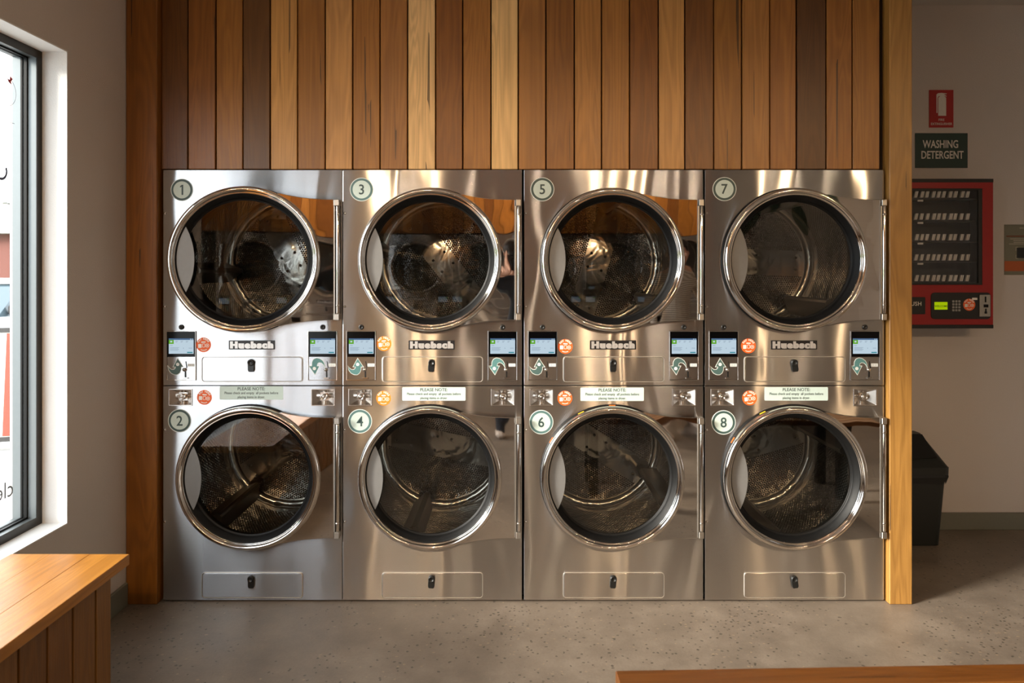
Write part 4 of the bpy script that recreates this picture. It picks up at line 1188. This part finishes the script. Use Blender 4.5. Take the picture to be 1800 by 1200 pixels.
# brick house and tree across the road
hc = P(-40, 440, 27.0)
house = thing('house', 'red brick house with a pale tiled roof across the street', 'house', (hc.x, hc.y, -0.06))
obj('house_wall', MB().box(-4.5, 3.2, -3, 3, 0, 2.75), M['brick'], house)
rf = MB(); rp = [(-4.9, -3.4), (3.6, -3.4), (3.6, 3.4), (-4.9, 3.4)]
ra = [(x, y_, 2.75) for x, y_ in rp]; rb_ = [(-2.4, 0, 4.0), (1.1, 0, 4.0)]
rf.face([ra[0], ra[1], rb_[1], rb_[0]]); rf.face([ra[2], ra[3], rb_[0], rb_[1]]); rf.face([ra[1], ra[2], rb_[1]]); rf.face([ra[3], ra[0], rb_[0]]); rf.face(ra[::-1])
obj('house_roof', rf, M['rooft'], house)
for x in (-3.2, -0.6, 1.9):
    wf = obj('house_window', MB().box(x - .6, x + .6, -3.06, -3.0, 0.9, 2.2), M['sign_white'], house)
    obj('house_pane', MB().box(x - .5, x - .05, -3.08, -3.06, 1.0, 2.1).box(x + .05, x + .5, -3.08, -3.06, 1.0, 2.1), M['carglass'], wf)
tc_ = P(-20, 405, 33.0)
tree = thing('tree', 'pale grey-green tree behind the brick house', 'tree', (tc_.x, tc_.y, -0.06))
obj('tree_trunk', MB().tube([(0, 0, 0), (0.05, 0, 1.2), (0, 0.05, 2.6)], [0.22, 0.17, 0.1], 10), M['bark'], tree)
cr = bmesh.new()
rnd = random.Random(3)
for k in range(420):
    th = rnd.uniform(0, 2 * PI); ph = math.acos(rnd.uniform(-1, 1)); rr = 2.1 * rnd.uniform(0.55, 1.0)
    c_ = Vector((rr * math.sin(ph) * math.cos(th) * 1.35, rr * math.sin(ph) * math.sin(th) * 1.35, 3.5 + rr * 0.55 * math.cos(ph)))
    mt = Matrix.Translation(c_) @ Matrix.Rotation(rnd.uniform(0, 6), 4, (rnd.random(), rnd.random(), 1)) @ Matrix.Diagonal((0.26, 0.26, 0.12, 1))
    bmesh.ops.create_icosphere(cr, subdivisions=1, radius=1.0, matrix=mt)
cm_ = MB(); cm_.addbm(cr); cr.free()
obj('tree_crown', cm_, M['foliage'], tree)
# A-frame sign on the footpath
ac = P(2, 670, 6.2)
af = thing('pavement_sign', 'dark framed pavement sign standing outside the window', 'sign', (ac.x - 0.2, ac.y, -0.02), math.radians(18))
M['sign_orange'] = simple('sign_orange', S(140, 64, 44), 0.5)
for sg in (-1, 1):
    leaf = obj('sign_board', MB().box(-0.30, 0.30, -0.012, 0.012, 0.12, 0.98), M['sign_white'], af, (0, sg * 0.14, 0), (sg * 0.13, 0, 0))
    obj('sign_frame', MB().box(-0.34, -0.30, -0.018, 0.018, 0.0, 1.02).box(0.30, 0.34, -0.018, 0.018, 0.0, 1.02).box(-0.30, 0.30, -0.018, 0.018, 0.98, 1.02).box(-0.30, 0.30, -0.018, 0.018, 0.08, 0.12), M['darkchrome'], leaf)
    obj('sign_stripe', MB().box(0.22, 0.295, -0.014, 0.014, 0.125, 0.975), M['sign_orange'], leaf)

# ---------------- stickers on the window glass
def on_glass(px, py):
    d = 1.844 * F_PX / (VPX - px)
    return Vector((GX + 0.0015, d - D0, CAM_H - (py - VPY) * d / F_PX))
M['decal_navy'] = simple('decal_navy', S(62, 64, 88), 0.5)
M['decal_red'] = simple('decal_red', S(190, 60, 60), 0.5)
M['decal_grey'] = simple('decal_grey', S(112, 116, 120), 0.5)
def glass_mesh(me):   # x,z drawing seen from outside -> on the pane (runs towards the room's near end)
    for v in me.vertices: v.co = (0.0006 - v.co.y * 0.2, -v.co.x, v.co.z)
    return me
g0 = on_glass(11, 160)
wh = thing('window_decal', 'thin line drawing of a wheel with a red mark, stuck high on the window', 'decal', tuple(g0))
obj('wheel_line', glass_mesh(plate([circ(0, 0, .054, 48), circ(0, 0, .0525, 48)], .0005, 0)), M['decal_navy'], wh)
obj('wheel_line', glass_mesh(plate([circ(0.004, 0.002, .031, 40), circ(0.004, 0.002, .0297, 40)], .0005, 0)), M['decal_navy'], wh)
obj('spoke_line', glass_mesh(plate([rrect(0.0, -0.11, 0.09, 0.0015)], .0005, 0)), M['decal_navy'], wh)
obj('red_mark', glass_mesh(plate([[(-.035, .052), (-.022, .060), (-.018, .046), (-.004, .049), (-.012, .036), (-.028, .030), (-.026, .042)]], .0005, 0)), M['decal_red'], wh)
g1 = on_glass(2, 300)
wd = thing('window_lettering', 'dark curved letter painted on the window glass below the wheel drawing', 'lettering', tuple(g1))
arc = [(0.034 * math.cos(math.radians(a)), 0.034 * math.sin(math.radians(a))) for a in range(150, 420, 12)] + [(0.024 * math.cos(math.radians(a)), 0.024 * math.sin(math.radians(a))) for a in range(414, 146, -12)]
obj('letter', glass_mesh(plate([arc], .0005, 0)), M['decal_navy'], wd)
g2 = on_glass(24, 857)
wc = thing('window_lettering', 'grey clean lettering low on the window, seen reversed from inside', 'lettering', tuple(g2))
obj('letters', glass_mesh(text_mesh('clean', 0.085, 0, 0, 0, 0.0, 1.0, 0.0005, 'LEFT')), M['decal_grey'], wc)

# ================================================================== people mirrored in the polished steel
def cloth(name, top, legs, skin, stripes=None):
    t = NT(name); o = t.obj()
    sep = t.add('ShaderNodeSeparateXYZ'); t.link(o, sep.inputs[0]); z = sep.outputs[2]
    c = t.mix(t.math('GREATER_THAN', z, 0.93), legs, top)
    if stripes:
        st = t.math('GREATER_THAN', t.math('SINE', t.math('MULTIPLY', z, 330.0)), 0.1)
        c = t.mix(t.math('MULTIPLY', st, t.math('GREATER_THAN', z, 0.93)), c, stripes)
    c = t.mix(t.math('GREATER_THAN', z, 1.45), c, skin)
    t.principled(Base_Color=c, Roughness=0.8, Normal=t.bump(t.noise(o, 40, 2), 0.004))
    return t.m
M['skin'] = simple('skin', S(200, 150, 124), 0.5)
M['hair'] = simple('dark_hair', S(46, 34, 26), 0.6)
M['shoe'] = simple('pale_shoe', S(205, 190, 176), 0.6)
def person(label, loc, rotz, mat, arms, hair_back):
    root = thing('person', label, 'person', loc, rotz)
    V = []; E = []; R = []
    def add(p, r, par=None):
        V.append(p); R.append(r)
        if par is not None: E.append((par, len(V) - 1))
        return len(V) - 1
    pel = add((0, 0, .95), .135)
    w1 = add((0, 0, 1.10), .125, pel); ch = add((0, .0, 1.30), .145, w1); up = add((0, 0, 1.42), .105, ch)
    nk = add((0, -.01, 1.50), .052, up); jw = add((0, -.025, 1.565), .066, nk); hd = add((0, -.015, 1.64), .083, jw); tp = add((0, 0, 1.715), .062, hd)
    for sx in (-1, 1):
        hip = add((sx * .095, 0, .88), .098, pel); kn = add((sx * .11, -.01, .48), .060, hip); an = add((sx * .12, .03, .10), .042, kn)
        add((sx * .125, -.03, .045), .040, an); add((sx * .135, -.16, .030), .034, len(V) - 1)
        sh = add((sx * .175, 0, 1.40), .066, up)
        el, wr, fdir = arms[0 if sx < 0 else 1]
        e = add(el, .046, sh); wv = add(wr, .030, e)
        f = Vector(fdir).normalized(); palm = add(tuple(Vector(wr) + f * .055), .032, wv)
        side = f.cross(Vector((0, 0, 1)) if abs(f.z) < .8 else Vector((1, 0, 0))).normalized()
        for k, ln in enumerate((.072, .080, .076, .060)):
            off = side * (-.027 + .018 * k); b0 = Vector(V[palm]) + f * .035 + off
            f1 = add(tuple(b0), .0095, palm); f2 = add(tuple(b0 + f * ln * .5 + Vector((0, -.012, 0))), .0088, f1); add(tuple(b0 + f * ln + Vector((0, -.034, -.006))), .0078, f2)
        t1 = add(tuple(Vector(wr) + f * .035 - side * .038 + Vector((0, -.012, 0))), .0105, palm); add(tuple(Vector(wr) + f * .075 - side * .058 + Vector((0, -.024, 0))), .009, t1)
    me = bpy.data.meshes.new('body'); me.from_pydata(V, E, [])
    o = obj('body', me, mat, root)
    o.modifiers.new('skin', 'SKIN'); ss = o.modifiers.new('sub', 'SUBSURF'); ss.levels = 2; ss.render_levels = 2
    for i, sv in enumerate(me.skin_vertices[0].data):
        sv.radius = (R[i], R[i] * (0.78 if i in (pel, w1, ch, up) else 1.0)); sv.use_root = (i == pel)
    for p in me.polygons: p.use_smooth = True
    # face details
    obj('nose', MB().lathe([(0.0005, -0.030), (0.010, -0.018), (0.015, 0.0), (0.012, 0.012)], (0, -0.105, 1.605), 12), M['skin'], root)
    for sx in (-1, 1):
        obj('eye', MB().lathe([(0.0005, -0.006), (0.009, -0.003), (0.012, 0.004)], (sx * .032, -0.092, 1.640), 12), M['gloss_black'], root)
        obj('ear', MB().lathe([(0.0005, -.012), (.014, -.010), (.022, 0), (.012, .010)], (sx * .086, 0.0, 1.62), 12, axis='x'), M['skin'], root)
        obj('shoe', MB().addmesh(MB().bbox(sx * .13 - .045, sx * .13 + .045, -.235, .075, 0.0, .075, .028).mesh('s')), M['shoe'], root)
    bm = bmesh.new(); bmesh.ops.create_uvsphere(bm, u_segments=24, v_segments=14, radius=1.0, matrix=Matrix.Translation((0, .018, 1.675)) @ Matrix.Diagonal((.102, .112, .092, 1)))
    hm = MB(); hm.addbm(bm, 0, True); bm.free()
    if hair_back: hm.tube([(0, .07, 1.70), (0, .10, 1.58), (0, .09, 1.42)], [.07, .075, .03], 14)
    obj('hair', hm, M['hair'], root)
    return root
dark = cloth('dark_clothes', S(30, 31, 34), S(38, 38, 44), S(205, 156, 130))
striped = cloth('striped_clothes', S(214, 204, 190), S(70, 74, 88), S(205, 156, 130), S(120, 104, 92))
# photographer stands right behind the lens, facing the dryers
ph = person('person in dark clothes holding a camera up, mirrored in the steel of dryer 3', (0.02, -3.62, 0), PI, dark,
            [((-.30, -.10, 1.20), (-.10, -.17, 1.50), (.35, -.35, .9)), ((.30, -.10, 1.20), (.10, -.17, 1.50), (-.35, -.35, .9))], False)
cb_ = MB().bbox(-.068, .068, -.232, -.165, 1.545, 1.64, .008).bbox(-.028, .028, -.225, -.170, 1.64, 1.668, .008)
cb_.lathe([(0.0005, -.075), (.028, -.078), (.034, -.082), (.036, -.06), (.036, .0)], (0, -.232, 1.592), 24)
cam_o = obj('handheld_camera', cb_, M['black_plastic'], None, (0.02, -3.70, -.02), (0, 0, PI)); tag(cam_o, 'black camera held up by the person mirrored in dryer 3', 'camera')
person('person in a striped top standing by the foreground bench, mirrored in dryer 5', (1.50, -3.55, 0), PI - 0.3, striped,
       [((-.26, .03, 1.16), (-.26, -.10, .95), (0, -.3, -.9)), ((.26, .03, 1.16), (.26, -.10, .95), (0, -.3, -.9))], True)
